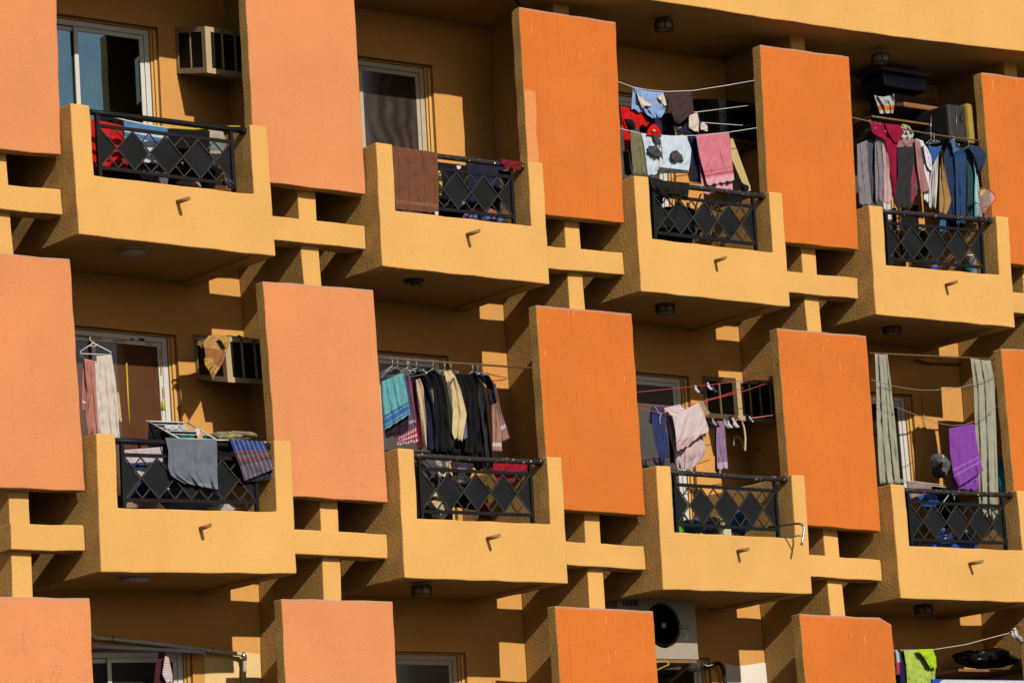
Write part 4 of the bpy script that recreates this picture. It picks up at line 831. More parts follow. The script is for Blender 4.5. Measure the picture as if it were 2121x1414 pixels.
G5('red and white plaid cloth hem below the purple cloth', 'cloth', fb('redplaid', (.42, .34, .36), checks=(.028, .45, (.22, .015, .03), .85)), [(826,905),(820,922)], [(862,880),(867,915)], (.20,.16), nf=3, hem=1)
G5('crimson cloth between the purple and cream cloths', 'cloth', fb('crimson2', (.15, .010, .018)), [(852,791),(860,850),(864,930)], [(860,788),(868,850),(878,928)], (.26,.2), nf=2)
G5('narrow cream trousers left of the navy shirt', 'trousers', fb('creamtrouser', (.44, .34, .22)), [(861,787),(870,850),(879,925)], [(869,783),(877,800),(880,850),(884,925)], (.18,.14), nf=1.5)
G5('navy shirt with short sleeve, right of the cream trousers', 'shirt', fb('navyshirt', (.014, .014, .034)), [(852,770),(874,800),(884,860),(884,932)], [(864,765),(885,785),(898,830),(908,934)], (.3,.2), nf=3, amp=.022)
G5('first black shirt right of the navy shirt', 'shirt', blk, [(884,772),(896,800),(900,860),(900,936)], [(899,766),(916,778),(927,840),(936,934)], (.3,.2), nf=3, amp=.02)
G5('dark olive shirt between a black shirt and the cream shirt', 'shirt', fb('darkolive', (.022, .020, .014)), [(908,784),(918,860),(920,928)], [(922,776),(936,850),(942,926)], (.26,.2), nf=2, amp=.02)
cs_ = G5('cream long-sleeved shirt in the middle of the dark shirts', 'shirt', fb('creamshirt', (.48, .37, .20)), [(932,800),(938,850),(936,895),(942,908)], [(942,776),(955,810),(967,858),(957,913)], (.20,.14), nf=2.5, amp=.014, th=.07)
garment('collar', None, None, fb('creamshirt'), [(919,768),(922,785),(928,797)], [(934,768),(942,778),(944,800)], .22, th=.05, nf=1.5, amp=.012, parent=cs_)
G5('faded denim shirt showing inside the cream shirt', 'shirt', fb('fadedgrey', (.12, .11, .09)), [(920,785),(928,830),(934,905)], [(932,790),(940,850),(942,908)], (.24,.2), nf=2, amp=.014)
G5('blue checked shirt hem below the cream shirt', 'shirt', fb('smallcheck', (.16, .17, .22), checks=(.02, .4, (.04, .05, .09), .8)), [(958,880),(956,908)], [(966,870),(968,908)], .24, nf=1)
G5('black jacket right of the cream shirt', 'jacket', blk, [(941,774),(956,810),(964,880),(962,938)], [(976,774),(990,800),(993,860),(996,938)], (.3,.2), nf=3, amp=.026)
G5('dark grey shirt near the right end of the shirt row', 'shirt', fb('greyshirt', (.028, .028, .029)), [(974,776),(988,830),(996,900),(1002,968)], [(984,770),(1006,800),(1012,870),(1022,968)], (.28,.16), nf=3.5, amp=.022)
G5('dark blue T-shirt under the red hanger', 'shirt', fb('inkshirt', (.022, .022, .034)), [(988,776),(1008,800),(1014,838)], [(1012,776),(1024,795),(1030,832)], (.26,.16), nf=2, amp=.014)
G5('pink and white checked cloth under the red hanger', 'cloth', fb('pinkwhitecheck', (.36, .24, .20), checks=(.012, .5, (.20, .07, .06), .7), bands=[(.375, .41, (.40, .36, .38))]), [(1018,838),(1020,890),(1020,934)], [(1026,835),(1036,880),(1040,934)], (.22,.18), nf=2, amp=.01, hem=0)
G5('second fold of the pink checked cloth, flaring right', 'cloth', fb('pinkwhitecheck2', (.34, .20, .15), checks=(.012, .5, (.16, .05, .05), .7), bands=[(.43, .465, (.34, .32, .36))]), [(1022,795),(1030,850),(1037,916)], [(1026,792),(1038,850),(1056,907)], (.26,.24), nf=2, amp=.01, hem=0)
G5('black trousers reaching down to the handrail below the black jacket', 'trousers', blk, [(886,880),(890,935),(934,955)], [(1000,880),(1002,935),(1002,975)], .4, nf=3, amp=.02)
wire('plastic_line', 'thin yellow-green line stretched just under the handrail', 'washing line', plain('lime_cord', (.25, .36, .02), .5), [(925,948),(970,952),(1040,956)], .35, .005)
G5('camouflage cloth hanging below the handrail at the left diamonds', 'cloth', fb('camo', (.32, .27, .19), checks=(.09, .45, (.03, .04, .06), .9)), [(890,944),(896,962),(912,978)], [(928,948),(930,968),(918,984)], .3, nf=3, amp=.02, hem=2)
G5('mauve and black square-patterned cloth behind the second diamond', 'cloth', fb('mauvesq', (.22, .15, .15), checks=(.13, .42, (.022, .022, .028), .95)), [(932,955),(938,985),(950,1010)], [(982,960),(976,985),(958,1012)], .3, nf=2, amp=.008)
G5('crimson ruffled cloth over a line at the right of the railing', 'cloth', fb('crimson3', (.22, .008, .022)), [(1022,957),(1020,975),(1030,992)], [(1092,952),(1096,970),(1062,995)], .3, nf=6, amp=.02, hem=3)
G5('dark red cloth low behind the third diamond', 'cloth', fb('darkred'), [(990,1040),(992,1072)], [(1010,1030),(1018,1076)], .5, nf=2)
blob('dark_laundry_pile', 'black bundle behind the second and third diamonds, long shirt row balcony', 'laundry', blk, 975, 1020, 60, 50, .95, .4, seed=53, lump=.3)
pn = garment('floral_sheet', 'dark sheet with large cream shapes behind the leftmost diamonds', 'sheet', fb('sheetdark', (.045, .040, .034)), [(868,990),(866,1075)], [(936,985),(938,1080)], .55, nf=2, amp=.01, hem=0)
for q in ([(893,1000),(884,1030)], [(898,998),(908,1032)]), ([(876,1040),(890,1052)], [(912,1030),(922,1056)]), ([(888,1060),(898,1072)], [(918,1060),(908,1074)]): garment('pale_shape', None, None, fb('sheetcream', (.42, .33, .18)), q[0], q[1], .515, nf=1, th=.008, amp=.003, hem=1, parent=pn)

# ================= balcony with red washing lines
G = 'red washing lines'
wire('washing_line', 'top red washing line crossing in front of the window and air conditioner', 'washing line', M['wire_red'], [(1318,812),(1380,806),(1460,798),(1540,788),(1604,779)], .45, .004, G)
wire('washing_line', 'red washing line sloping up from the pink sheet, upper of two', 'washing line', M['wire_red'], [(1320,836),(1395,842),(1440,835),(1500,818),(1540,803)], .35, .004, G)
wire('washing_line', 'red washing line sloping up from the pink sheet, lower and longer of two', 'washing line', M['wire_red'], [(1395,846),(1440,838),(1470,828),(1540,810),(1585,795)], .30, .004, G)
wire('washing_line', 'short red washing line descending across the navy shirt', 'washing line', M['wire_red'], [(1320,843),(1350,851),(1393,861)], .22, .004, G)
wire('washing_line', 'pink-red washing line with socks, ending at the right pier', 'washing line', plain('pink_cord', (.50, .18, .20), .6), [(1440,876),(1500,872),(1545,867),(1606,859)], .40, .005, G)
wire('washing_line', 'short red washing line stub high on the wall above the window', 'washing line', M['wire_red'], [(1425,784),(1462,777)], 1.3, .004, G)
ny = fb('navyblue', (.022, .030, .095)); nb = garment('hanging_shirt', 'navy shirt tied on the line, left of the pale pink sheet', 'shirt', ny, [(1350,841),(1350,880),(1357,920),(1370,960)], [(1375,843),(1378,870),(1380,920),(1377,962)], .24, nf=3, amp=.022, th=.06)
garment('sleeve', None, None, ny, [(1349,845),(1344,862),(1343,875)], [(1356,850),(1354,868),(1351,877)], .26, nf=1, parent=nb); garment('hem', None, None, ny, [(1372,895),(1374,925),(1378,948)], [(1382,895),(1384,920),(1386,944)], .28, nf=1, parent=nb)
wire('drawstring', None, None, M['plastic_white'], [(1357,842),(1362,850),(1366,858),(1371,854),(1366,866),(1368,878)], .20, .003, parent=nb, sub=3)
pp = fb('palepinksheet', (.46, .38, .39), fleck=.04); ps = garment('draped_sheet', 'pale pink sheet folded over the red line, widest item on that balcony', 'sheet', pp, [(1393,862),(1399,895),(1401,920),(1403,932)], [(1447,833),(1458,860),(1466,880),(1468,892)], (.20,.24), nf=2.5, amp=.008, th=.04, skew=.9, hem=1)
garment('top_fold', None, None, pp, [(1374,845),(1385,855),(1394,866)], [(1408,837),(1415,845),(1425,852)], .225, nf=1, amp=.006, parent=ps)
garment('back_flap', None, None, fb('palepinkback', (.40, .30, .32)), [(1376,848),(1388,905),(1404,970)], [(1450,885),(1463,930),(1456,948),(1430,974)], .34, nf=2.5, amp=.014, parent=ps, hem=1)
garment('lace_trim', None, None, fb('lace', (.44, .33, .34), checks=(.016, .5, (.38, .22, .24), .6)), [(1400,914),(1402,934)], [(1441,900),(1428,922)], .19, nf=4, amp=.005, th=.01, parent=ps, hem=2)
garment('hanging_cloth', 'small taupe cloth at the right upper corner of the pale pink sheet', 'cloth', fb('taupe', (.25, .18, .15)), [(1448,833),(1456,848),(1463,862)], [(1455,829),(1464,845),(1471,855)], .28, nf=1.5, hem=0)
garment('hanging_cloth', 'small brown fringed cloth peeping below the pale pink sheet at its right', 'cloth', fb('taupe2', (.22, .15, .12)), [(1455,892),(1456,906)], [(1461,888),(1463,905)], .3, nf=1)
ob = garment('hanging_cloth', 'brown cloth strip behind the navy shirt and pale pink sheet', 'cloth', fb('rust', (.14, .045, .02)), [(1374,842),(1384,900),(1388,958)], [(1398,842),(1396,900),(1398,960)], .5, nf=2)
def sock(label, x, y, c, yy, s=1., tilt=0):
    mb = MB(); P = [(x-4*s,y-3*s),(x-3*s,y+3*s),(x+1*s,y+8*s+tilt),(x+5*s,y+9*s+tilt)]
    mb.tube([ray(u, v, yy) for u, v in P], [.010*s, .018*s, .019*s, .011*s], 10); mb.tube([ray(u, v, yy) for u, v in ((x-4.6*s,y-5*s),(x-4*s,y-2*s))], [.014*s, .013*s], 10)
    o = settle(mb.build('sock', c)); tag(o, label, 'sock', 'socks pegged on the lines')
kw, kb, kg = fb('sockwhite', (.46, .46, .50)), fb('sockblack', (.012, .012, .014)), fb('sockgrey', (.25, .25, .24))
sock('white and black sock on the top red line, left of a pair', 1444, 803, kw, .43); sock('black sock on the top red line, right of the white sock', 1453, 804, kb, .42)
sock('white sock tip at the corner of the air conditioner', 1470, 797, kw, .43); sock('dark blue sock in front of the air conditioner grille', 1480, 802, fb('navy3'), .44, 1.1)
for k, (x, y, c, s) in enumerate([(1472,872,kb,1.1),(1480,871,kg,1.),(1486,874,kb,1.),(1505,874,kg,1.2),(1512,876,kw,1.),(1516,867,kb,1.),(1523,872,kw,1.3),(1527,876,kg,.9),(1552,863,kb,1.1),(1556,866,kw,.8)]):
    sock(['black sock, first on the pink-red line','grey sock, second on the pink-red line','black sock left of the purple checked scarf','grey sock right of the purple checked scarf','white sock right of the grey one by the scarf','small black sock above the white socks','largest white sock on the pink-red line','grey sock right of the largest white sock','black sock by the bent hose','small white sock at the far right of the line'][k], x, y, c, .37, s)
ps2 = garment('checked_scarf', 'purple and white checked scarf hanging from the pink-red line', 'scarf', fb('purplecheck', (.34, .26, .34), checks=(.014, .5, (.10, .035, .13), .75), bands=[(.40, .46, (.36, .28, .38))]), [(1484,875),(1483,925),(1486,974)], [(1500,871),(1504,925),(1508,970)], (.37,.35), nf=3, amp=.018, th=.05, hem=2)
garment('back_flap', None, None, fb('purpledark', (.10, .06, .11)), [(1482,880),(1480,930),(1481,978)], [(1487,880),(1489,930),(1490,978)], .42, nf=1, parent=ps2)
wire('bent_hose', 'cream plastic hose bending down below the air conditioner', 'hose', plain('cream_hose', (.42, .34, .18), .5), [(1528,862),(1536,868),(1541,885),(1544,905),(1543,934)], .45, .012, sub=4, n=8)
wire('drain_hose', 'pale hose loop on the wall under the air conditioner', 'hose', M['pvc'], [(1520,922),(1521,902),(1530,903),(1538,915),(1540,930)], 1.2, .008, sub=4, n=8)
wire('drain_pipe', 'horizontal pale pipe on the back wall under the air conditioner', 'pipe', M['pipe'], [(1519,920),(1560,932),(1612,922)], 1.3, .016, sub=3, n=8)
bk_ = empty('metal_bracket', ray(1640, 1100, -.1), 'bent steel tube bracket sticking out past the right pier', 'bracket')
wire('tube', None, None, M['steel'], [(1588,1092),(1615,1088),(1640,1085),(1658,1083),(1664,1085),(1667,1091),(1664,1108),(1660,1128)], [.30,.12,-.05,-.19,-.22,-.22,-.22,-.22], .013, parent=bk_, n=10, sub=3)
wire('tube', None, None, M['steel'], [(1598,1117),(1622,1112),(1662,1108)], [.20,.02,-.22], .009, parent=bk_, n=8)
cr = empty('green_crate', ray(1406, 1098, .45), 'green plastic crate behind the leftmost diamond, red lines balcony', 'crate')
mb = MB(); a = pbox(1396, 1064, 1418, 1104, .35, .30)
mb.box(a[0], a[1], a[2], a[2]+.01, a[4], a[5]); mb.box(a[0], a[1], a[3]-.01, a[3], a[4], a[5]); mb.box(a[0], a[0]+.01, a[2]+.01, a[3]-.01, a[4], a[5]); mb.box(a[1]-.01, a[1], a[2]+.01, a[3]-.01, a[4], a[5]); mb.box(a[0]+.01, a[1]-.01, a[2]+.01, a[3]-.01, a[4], a[4]+.01); adopt(cr, mb.build('body', M['plastic_green']))
mb = MB(); mb.box(a[0]-.01, a[1]+.01, a[2]-.008, a[2]-.0005, a[5]-.03, a[5]+.003); adopt(cr, mb.build('rim', M['plastic_green']))
blob('plastic_bag', 'turquoise plastic bag beside the green crate', 'bag', M['teal_blue'], 1434, 1092, 40, 26, .4, .3, seed=61, lump=.3)
blob('plastic_bag', 'purple plastic bag in the middle of the floor', 'bag', plain('purple_film', (.10, .085, .30), .35, var=.3, scale=15), 1462, 1088, 56, 40, .5, .3, seed=62, lump=.3)
blob('plastic_bag', 'bright blue plastic bag behind the third diamond', 'bag', plain('bright_blue_film', (.01, .16, .40), .3, var=.3, scale=18), 1532, 1085, 44, 42, .42, .25, seed=63, lump=.35)
blob('plastic_bag', 'mottled grey and yellow bag between the purple and bright blue bags', 'bag', plain('greybag', (.24, .20, .12), .4, var=.3, scale=15), 1492, 1090, 50, 40, .62, .3, seed=64, lump=.2)
mb = MB(); mb.box(*pbox(1488, 1094, 1516, 1112, .34, .15)); o = settle(mb.build('cream_box', plain('creambox', (.42, .40, .28), .6), None, bevel=.006)); tag(o, 'small cream box on the floor in front of the mottled bag', 'box')
wire('yellow_strap', 'yellow strap lying across the purple bag', 'strap', M['yellow'], [(1463,1078),(1478,1076),(1494,1079)], .34, .012, sub=3)

# ================= balcony with curtains and purple towel
wire('curtain_rail', 'reddish brown rail holding the two pale green curtains', 'curtain rail', M['rod_brown'], [(1800,731),(2012,741),(2062,744)], .32, .009)
cu = fb('curtain', (.27, .265, .205)); 
def curtain(label, Lp, Rp): return garment('curtain', label, 'curtain', cu, Lp, Rp, .30, nf=3.2, amp=.030, th=.06, hem=1, group='pale green balcony curtains', pin=.6, top=2, cap=1.7)
curtain('pale green curtain gathered at the left end of its rail', [(1812,731),(1815,800),(1816,880),(1822,1002)], [(1838,733),(1846,800),(1856,890),(1865,1002)])
curtain('long pale green curtain at the right, behind the purple towel', [(2010,740),(2017,800),(2019,870),(2030,1075)], [(2052,746),(2060,790),(2064,900),(2070,1080)])
G = 'grey washing lines of the curtain balcony'
wire('washing_line', 'upper sagging grey line between the two curtains', 'washing line', M['wire_grey'], [(1803,786),(1850,800),(1920,810),(2000,801),(2062,778)], .24, .004, G, sub=4)
wire('washing_line', 'lower grey line carrying the purple towel', 'washing line', M['wire_grey'], [(1808,826),(1850,840),(1910,864),(1965,887),(2020,877),(2064,842)], .20, .004, G, sub=2)
pu = fb('purple', (.16, .035, .26), bands=[(.40, .415, (.26, .10, .38)), (.46, .475, (.26, .10, .38))], sheen=.08)
t_ = garment('bath_towel', 'bright purple towel folded over the lower grey line', 'towel', pu, [(1965,887),(1968,940),(1975,985),(1986,1008)], [(2018,877),(2024,920),(2031,955),(2037,974)], .16, nf=4, amp=.014, th=.05, hem=.5)
garment('back_flap', None, None, pu, [(1966,890),(1968,950),(1972,1000),(1976,1012)], [(2020,900),(2024,960),(2028,1000),(2030,1016)], .23, nf=3, amp=.012, parent=t_)
blob('hanging_bag', 'dark grey plastic bag hanging on the wall left of the purple towel', 'bag', plain('greyfilm', (.10, .10, .11), .35, var=.3), 1948, 966, 42, 50, .95, .25, seed=71, lump=.25)
wire('bag_tie', 'pale knotted tie of the hanging grey bag', 'tie', M['pvc'], [(1953,942),(1954,952)], .82, .012)
dr2 = empty('drying_rack', ray(1920, 1010, .4), 'grey drying rack behind the handrail with a taupe cloth', 'drying rack')
for q in ([(1862,993),(1984,1008)], [(1862,997),(1984,1012)], [(1968,1020),(1938,1062)], [(1978,1018),(1976,1034)], [(1940,1100),(1952,1135)], [(1900,1132),(1908,1118)]): wire('bar', None, None, M['pvc'], q, .35, .006, parent=dr2)
garment('folded_cloth', 'taupe cloth on the drying rack, left part of the handrail', 'cloth', fb('taupe3', (.22, .15, .13)), [(1879,995),(1880,1030)], [(1929,1001),(1931,1030)], .30, th=.06, nf=2, amp=.01)
blob('plastic_bag', 'crinkled blue plastic bag tied to the railing below the taupe cloth', 'bag', M['plastic_blue'], 1926, 1036, 36, 32, .25, seed=73, lump=.4)
blob('turquoise_bag', 'turquoise bag between the long curtain and right pier', 'bag', M['teal_blue'], 2073, 985, 14, 68, .45, .15, seed=74, lump=.3)
jug = plain('water_jug_blue', (.015, .045, .20), .15, var=.3)
def waterjug(label, cx, ct, cb, rpx, y):
    e = empty('water_jug', ray(cx, cb, y), label, 'water jug', 'blue water jugs on the floor'); c = ray(cx, cb, y); r = rpx/178.; h = (cb-ct)/212.; mb = MB()
    pr = [(r*.9, 0), (r, .02)]
    for k in range(5): pr += [(r, h*(.08+.13*k)), (r*.94, h*(.11+.13*k)), (r, h*(.14+.13*k))]
    pr += [(r*.9, h*.78), (r*.35, h*.90), (r*.28, h*.92), (r*.28, h*.97)]
    mb.lathe(c, pr, 24); adopt(e, mb.build('body', jug)); mb = MB(); mb.lathe(c, [(r*.32, h*.965), (r*.32, h), (r*.2, h*1.005)], 16); adopt(e, mb.build('cap', fb('capblue', (.10, .35, .50))))
waterjug('blue water jug at the left end of the curtain balcony', 1890, 1095, 1150, 15, .5); waterjug('blue water jug behind the second diamond, curtain balcony', 1955, 1085, 1150, 22, .65)
waterjug('blue water jug behind the third diamond, curtain balcony', 2002, 1088, 1156, 22, .5)
mb = MB(); mb.box(*pbox(1935, 1122, 2030, 1152, .38, .2)); o = settle(mb.build('blue_tub', plain('blue_tub', (.02, .05, .26), .25), None, bevel=.03)); tag(o, 'low blue plastic tub behind the bottom bar, curtain balcony', 'tub')
blob('dark_laundry_pile', 'black bundle beside the drying rack legs, curtain balcony', 'laundry', blk, 1950, 1050, 56, 90, .95, .3, seed=75, lump=.3)
wire('wall_wire', 'thin dark wire hanging down the back wall above the grey bag', 'wire', M['wire_grey'], [(1910,818),(1912,850),(1915,875),(1918,893)], 1.47, .005)
wire('curtain_stick', 'dark stick fixed on the wall under the curtain rail', 'stick', M['wood'], [(1896,745),(1920,752),(1990,754)], 1.45, .012)
wire('vertical_pipe', 'pale vertical pipe in the gap right of the upper right balcony', 'pipe', M['pvc'], [(2098,560),(2105,640),(2098,690),(2094,735)], [.9,.9,.9,.9], .035, n=12)

# ================= bottom row
wire('vertical_pipe', 'thin ochre vertical pipe beside the partition above the last red panel', 'pipe', M['pipe'], [(1625,640),(1627,690)], .9, .012, n=8)
wire('vertical_pipe', 'thin ochre vertical pipe in the gap below the curtain balcony beam', 'pipe', M['pipe'], [(1671,1225),(1674,1275)], .9, .012, n=8)
pi = empty('conduit', ray(350, 1340, 1.4), 'pale pipes running along the wall above the lower left window', 'pipe')
wire('upper_pipe', None, None, M['pvc'], [(180,1300),(188,1312),(196,1320),(230,1322),(330,1333),(440,1347),(500,1354),(506,1360),(505,1420)], 1.42, .022, parent=pi, n=10)
wire('lower_pipe', None, None, plain('lavender_pipe', (.34, .30, .38), .5), [(180,1337),(260,1341),(420,1349),(428,1358)], 1.36, .020, parent=pi, n=10)
for (x, y) in ((235,1323),(441,1347)): wire('clip', None, None, M['steel'], [(x,y-7),(x,y+7)], 1.40, .012, parent=pi)
wire('elbow', None, None, M['steel'], [(500,1353),(506,1358),(506,1366)], 1.41, .028, parent=pi, n=10)
zz = garment('hanging_towel', 'dark maroon towel with a white zigzag side, on the lower left pipe', 'towel', fb('maroon2', (.050, .016, .020)), [(330,1348),(322,1380),(318,1430)], [(342,1349),(350,1380),(356,1430)], 1.25, nf=3, amp=.02, th=.06)
garment('zigzag_side', None, None, fb('zigzag', (.50, .42, .42), hl=[(.045, .16, 0, (.42, .16, .14)), (.045, .12, .5, (.10, .12, .22))]), [(342,1357),(336,1395),(345,1412)], [(349,1360),(358,1400),(357,1414)], 1.18, nf=1, amp=.008, parent=zz)
# split air conditioner, outdoor unit
cu_ = empty('outdoor_unit', ray(1380, 1357, .9), 'cream outdoor air conditioning unit with a round black fan', 'air conditioner')
A = ray(1286, 1360, .85); B = ray(1438, 1240, .85); x0, x1, z0, z1 = A[0], B[0], B[2]-.655, B[2]+.03
mb = MB(); n = 40; cx = ray(1374, 1297, .85)[0]; cz = z0+.36; R = .245
def rect_pt(a):
    dx, dz = math.cos(a), math.sin(a); t = min(((x1-cx) if dx > 0 else (x0-cx))/dx if abs(dx) > 1e-6 else 9e9, ((z1-cz) if dz > 0 else (z0-cz))/dz if abs(dz) > 1e-6 else 9e9); return (cx+dx*t, cz+dz*t)
angs = sorted([2*math.pi*k/n for k in range(n)]+[math.atan2(z-cz, x-cx) % (2*math.pi) for x in (x0, x1) for z in (z0, z1)]); m_ = len(angs)
ring = [(cx+R*math.cos(a), .85, cz+R*math.sin(a)) for a in angs]; out = [(rect_pt(a)[0], .85, rect_pt(a)[1]) for a in angs]; inn = [(p[0], .91, p[2]) for p in ring]; bk2 = [(p[0], 1.15, p[2]) for p in out]
mb.add(ring+out+inn+bk2, [(i, (i+1) % m_, m_+(i+1) % m_, m_+i) for i in range(m_)]+[(i, 2*m_+i, 2*m_+(i+1) % m_, (i+1) % m_) for i in range(m_)]+[(m_+i, m_+(i+1) % m_, 3*m_+(i+1) % m_, 3*m_+i) for i in range(m_)])
adopt(cu_, mb.build('case', plain('cream_case', (.29, .25, .19), .45), None, rec=True))
mb = MB(); mb.lathe((cx, .93, cz), [(R, .0), (R, .02)], 40, 'y'); adopt(cu_, mb.build('fan_back', M['black'], None))
mb = MB()
for k in range(1, 8): mb.lathe((cx, .853, cz), [(R*k/8+.002, 0), (R*k/8+.002, .004), (R*k/8-.002, .004), (R*k/8-.002, 0)], 36, 'y')
adopt(cu_, mb.build('fan_grille', M['ac_grill'], None))
mb = MB(); mb.lathe((cx, .835, cz), [(.030, 0), (.036, .012)], 24, 'y'); adopt(cu_, mb.build('fan_badge', plain('pale_blue_badge', (.16, .26, .38), .4), None))
mb = MB()
for k in range(3):
    a = k*2.09+.4; P = [(cx+math.cos(a+t)*r_, .90+dy, cz+math.sin(a+t)*r_) for t, r_, dy in ((0, .04, 0), (-.25, .22, .015), (.55, .22, -.02), (.5, .04, -.01))]
    mb.add(P+[(p[0], p[1]+.006, p[2]) for p in P], [(0,1,2,3),(4,7,6,5),(0,4,5,1),(1,5,6,2),(2,6,7,3),(3,7,4,0)])
adopt(cu_, mb.build('fan_blades', plain('dark_fan', (.03, .028, .03), .4), None))
def text(body, x, y, z, size, mat, par, name='lettering', ext=.001):
    c = bpy.data.curves.new(name, 'FONT'); c.body = body; c.size = size; c.extrude = ext; c.align_x = 'CENTER'; c.align_y = 'CENTER'
    o = bpy.data.objects.new(name, c); COL.objects.link(o); o.rotation_euler = (math.pi/2, 0, 0); o.location = (x, y, z)
    dg = bpy.context.evaluated_depsgraph_get(); me = bpy.data.meshes.new_from_object(o.evaluated_get(dg)); bpy.data.objects.remove(o)
    o = bpy.data.objects.new(name, me); COL.objects.link(o); me.materials.clear(); me.materials.append(mat)
    for v in me.vertices: v.co = Vector((v.co.x+x, y-v.co.z, v.co.y+z))
    adopt(par, o); return o
P = ray(1417, 1298, .846); mb = MB(); mb.box(P[0]-.07, P[0]+.07, .846, .849, P[2]-.022, P[2]+.022); adopt(cu_, mb.build('green_label', plain('green_label', (.01, .16, .06), .5), None, bevel=.001)); text('O GENERAL', P[0], .8445, P[2], .027, M['plastic_white'], cu_)
P = ray(1419, 1318, .846); mb = MB(); mb.box(P[0]-.045, P[0]+.045, .846, .849, P[2]-.038, P[2]+.038); adopt(cu_, mb.build('data_label', plain('pale_label', (.40, .39, .38), .5), None))
mb = MB(); 
for k, w in enumerate((.06, .045, .05, .02)): mb.box(P[0]-.038, P[0]-.038+w, .8440, .8455, P[2]+.022-k*.016, P[2]+.028-k*.016)
adopt(cu_, mb.build('print', M['black'], None))
mb = MB()
for k in range(6): q = ray(1290+k*5.5, 1245, .849); mb.box(q[0], q[0]+.016, .842, .849, q[2]-.05, q[2]+.02)
adopt(cu_, mb.build('side_slots', M['black'], None))
mb = MB(); mb.box(x0+.05, x1-.02, .86, 1.49, z0-.04, z0-.003); mb.bar((x1-.08, 1.49, z0-.28), (x1-.08, .92, z0-.045), .035, .035, up=(1, 0, 0)); o = settle(mb.build('steel_bracket', M['wood'], None)); tag(o, 'brown bracket under the cream outdoor unit', 'bracket')
wire('rubber_hose', 'black insulated hose curving down from the outdoor unit', 'hose', M['black'], [(1405,1372),(1430,1387),(1455,1386),(1475,1376),(1490,1370),(1498,1380),(1503,1420)], [1.1,1.2,1.3,1.35,1.38,1.4,1.4], .022, sub=4, n=10)
wire('thin_hose', 'thin pale cable looping below the outdoor unit', 'cable', M['pvc'], [(1436,1358),(1450,1368),(1465,1380),(1478,1374)], 1.2, .006, sub=4)
hgy = MB(); hgy.tube([ray(u, v, .5) for u, v in ((1352,1374),(1362,1370),(1381,1368),(1384,1376),(1364,1385),(1350,1392))], .006, 6); hgy.tube(list(resamp([list(ray(u, v, .5)) for u, v in ((1381,1368),(1386,1371),(1385,1377),(1381,1377))], 10)), .005, 6)
o = settle(hgy.build('clothes_hanger', M['yellow'])); tag(o, 'yellow plastic hanger below the cream outdoor unit', 'hanger')
# far right, bottom
wire('washing_line', 'pale washing line carrying the lime green cloth, bottom right', 'washing line', M['pvc'], [(1850,1346),(1930,1345),(2000,1334),(2060,1318),(2130,1300)], .35, .005)
lm = garment('hanging_cloth', 'lime green cloth on the washing line at the bottom right', 'cloth', fb('limegreen', (.30, .40, .07)), [(1872,1347),(1877,1380),(1880,1430)], [(1932,1343),(1938,1375),(1936,1430)], .28, nf=5, amp=.03, th=.07, hem=2)
garment('bright_fold', None, None, fb('limebright', (.28, .46, .015)), [(1900,1344),(1914,1362),(1928,1383)], [(1932,1343),(1939,1362),(1940,1384)], .20, nf=1.5, amp=.02, parent=lm)
garment('hanging_cloth', 'navy cloth just left of the lime green cloth', 'cloth', navy, [(1860,1344),(1863,1380),(1866,1430)], [(1873,1348),(1876,1380),(1878,1430)], .32, nf=2)
garment('hanging_cloth', 'light blue cloth corner beside the last orange panel, bottom right', 'cloth', fb('paleturq'), [(1854,1344),(1858,1372)], [(1862,1350),(1865,1370)], .27, nf=1)
garment('hanging_cloth', 'bright pink cloth sliver beside the last orange panel, bottom right', 'cloth', fb('hotpink', (.42, .02, .12)), [(1856,1372),(1860,1395)], [(1863,1370),(1864,1395)], .27, nf=1)
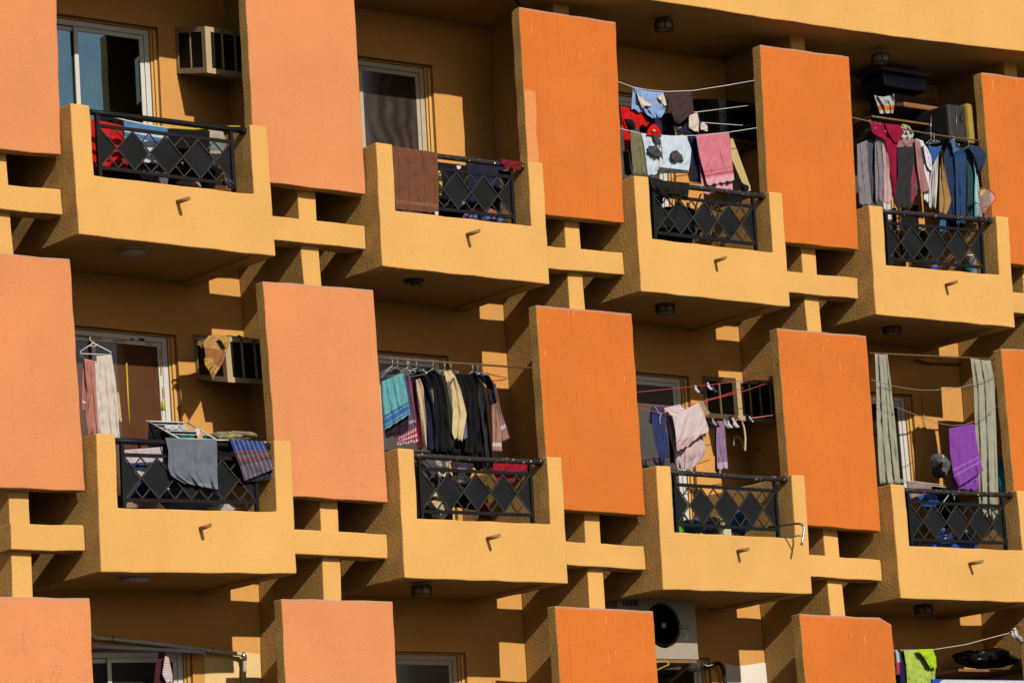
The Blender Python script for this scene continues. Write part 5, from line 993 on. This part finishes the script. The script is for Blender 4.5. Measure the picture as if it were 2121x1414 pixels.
sock('white sock at the right end of the lowest washing line', 2108, 1308, kw, .3, 1.6); sock('grey sock at the right end of the lowest washing line', 2113, 1316, kg, .28, 1.2); sock('cream peg-held sock left of the white sock, bottom right', 2100, 1311, fb('cream'), .32, 1.)
blob('black_bag', 'shiny black bin bag lying on the bottom right shelf', 'bag', M['bag_black'], 2046, 1362, 112, 44, 1.0, .4, seed=81, lump=.3)
q = ray(1985, 1384, .85); mb = MB(); mb.box(q[0], q[0]+1.2, .85, 1.49, q[2]-.03, q[2]); o = settle(mb.build('shelf_board', M['wood'], None)); tag(o, 'wooden shelf under the black bin bag', 'shelf')
sg = empty('street_sign', ray(2040, 1440, -.3), 'blue sign with a rounded white border at the bottom right corner', 'sign')
a = pbox(1932, 1405, 2180, 1500, -.30, .04); mb = MB(); mb.box(a[0], a[1], a[2], a[3], a[4], a[5]); adopt(sg, mb.build('board', plain('sign_blue', (.01, .05, .36), .4), None, bevel=.01))
def rrect(x0, x1, z0, z1, r): return [(x+r*math.cos(w), z+r*math.sin(w)) for x, z, a0 in ((x1-r, z1-r, 0), (x0+r, z1-r, 90), (x0+r, z0+r, 180), (x1-r, z0+r, 270)) for w in [math.radians(a0+t) for t in range(0, 91, 15)]]
o1 = rrect(a[0]+.07, a[1]-.05, a[4]+.05, a[5]-.008, .10); n = len(o1)
def plate(pts, y, name, mat): 
    mb = MB(); n = len(pts); mb.add([(x, y, z) for x, z in pts]+[(x, y+.004, z) for x, z in pts], [tuple(range(n)), tuple(range(n, 2*n))[::-1]]+[(i, i+n, (i+1) % n+n, (i+1) % n) for i in range(n)]); adopt(sg, mb.build(name, mat, None, rec=True))
plate(o1, a[2]-.005, 'border', plain('sign_white', (.45, .44, .42), .5)); plate(rrect(a[0]+.13, a[1]-.11, a[4]+.11, a[5]-.045, .06), a[2]-.010, 'field', plain('sign_cyan', (.02, .20, .30), .4))
mb = MB(); mb.tube([(a[0]+.7, a[2]+.06, a[4]+.1), (a[0]+.7, a[2]+.06, -13.99)], .05, 12); adopt(sg, mb.build('post', M['steel'], None))
wire('black_cable', 'black cable end hanging over the top of the first orange panel', 'cable', M['black'], [(1068,-6),(1072,4),(1078,10)], .25, .02)
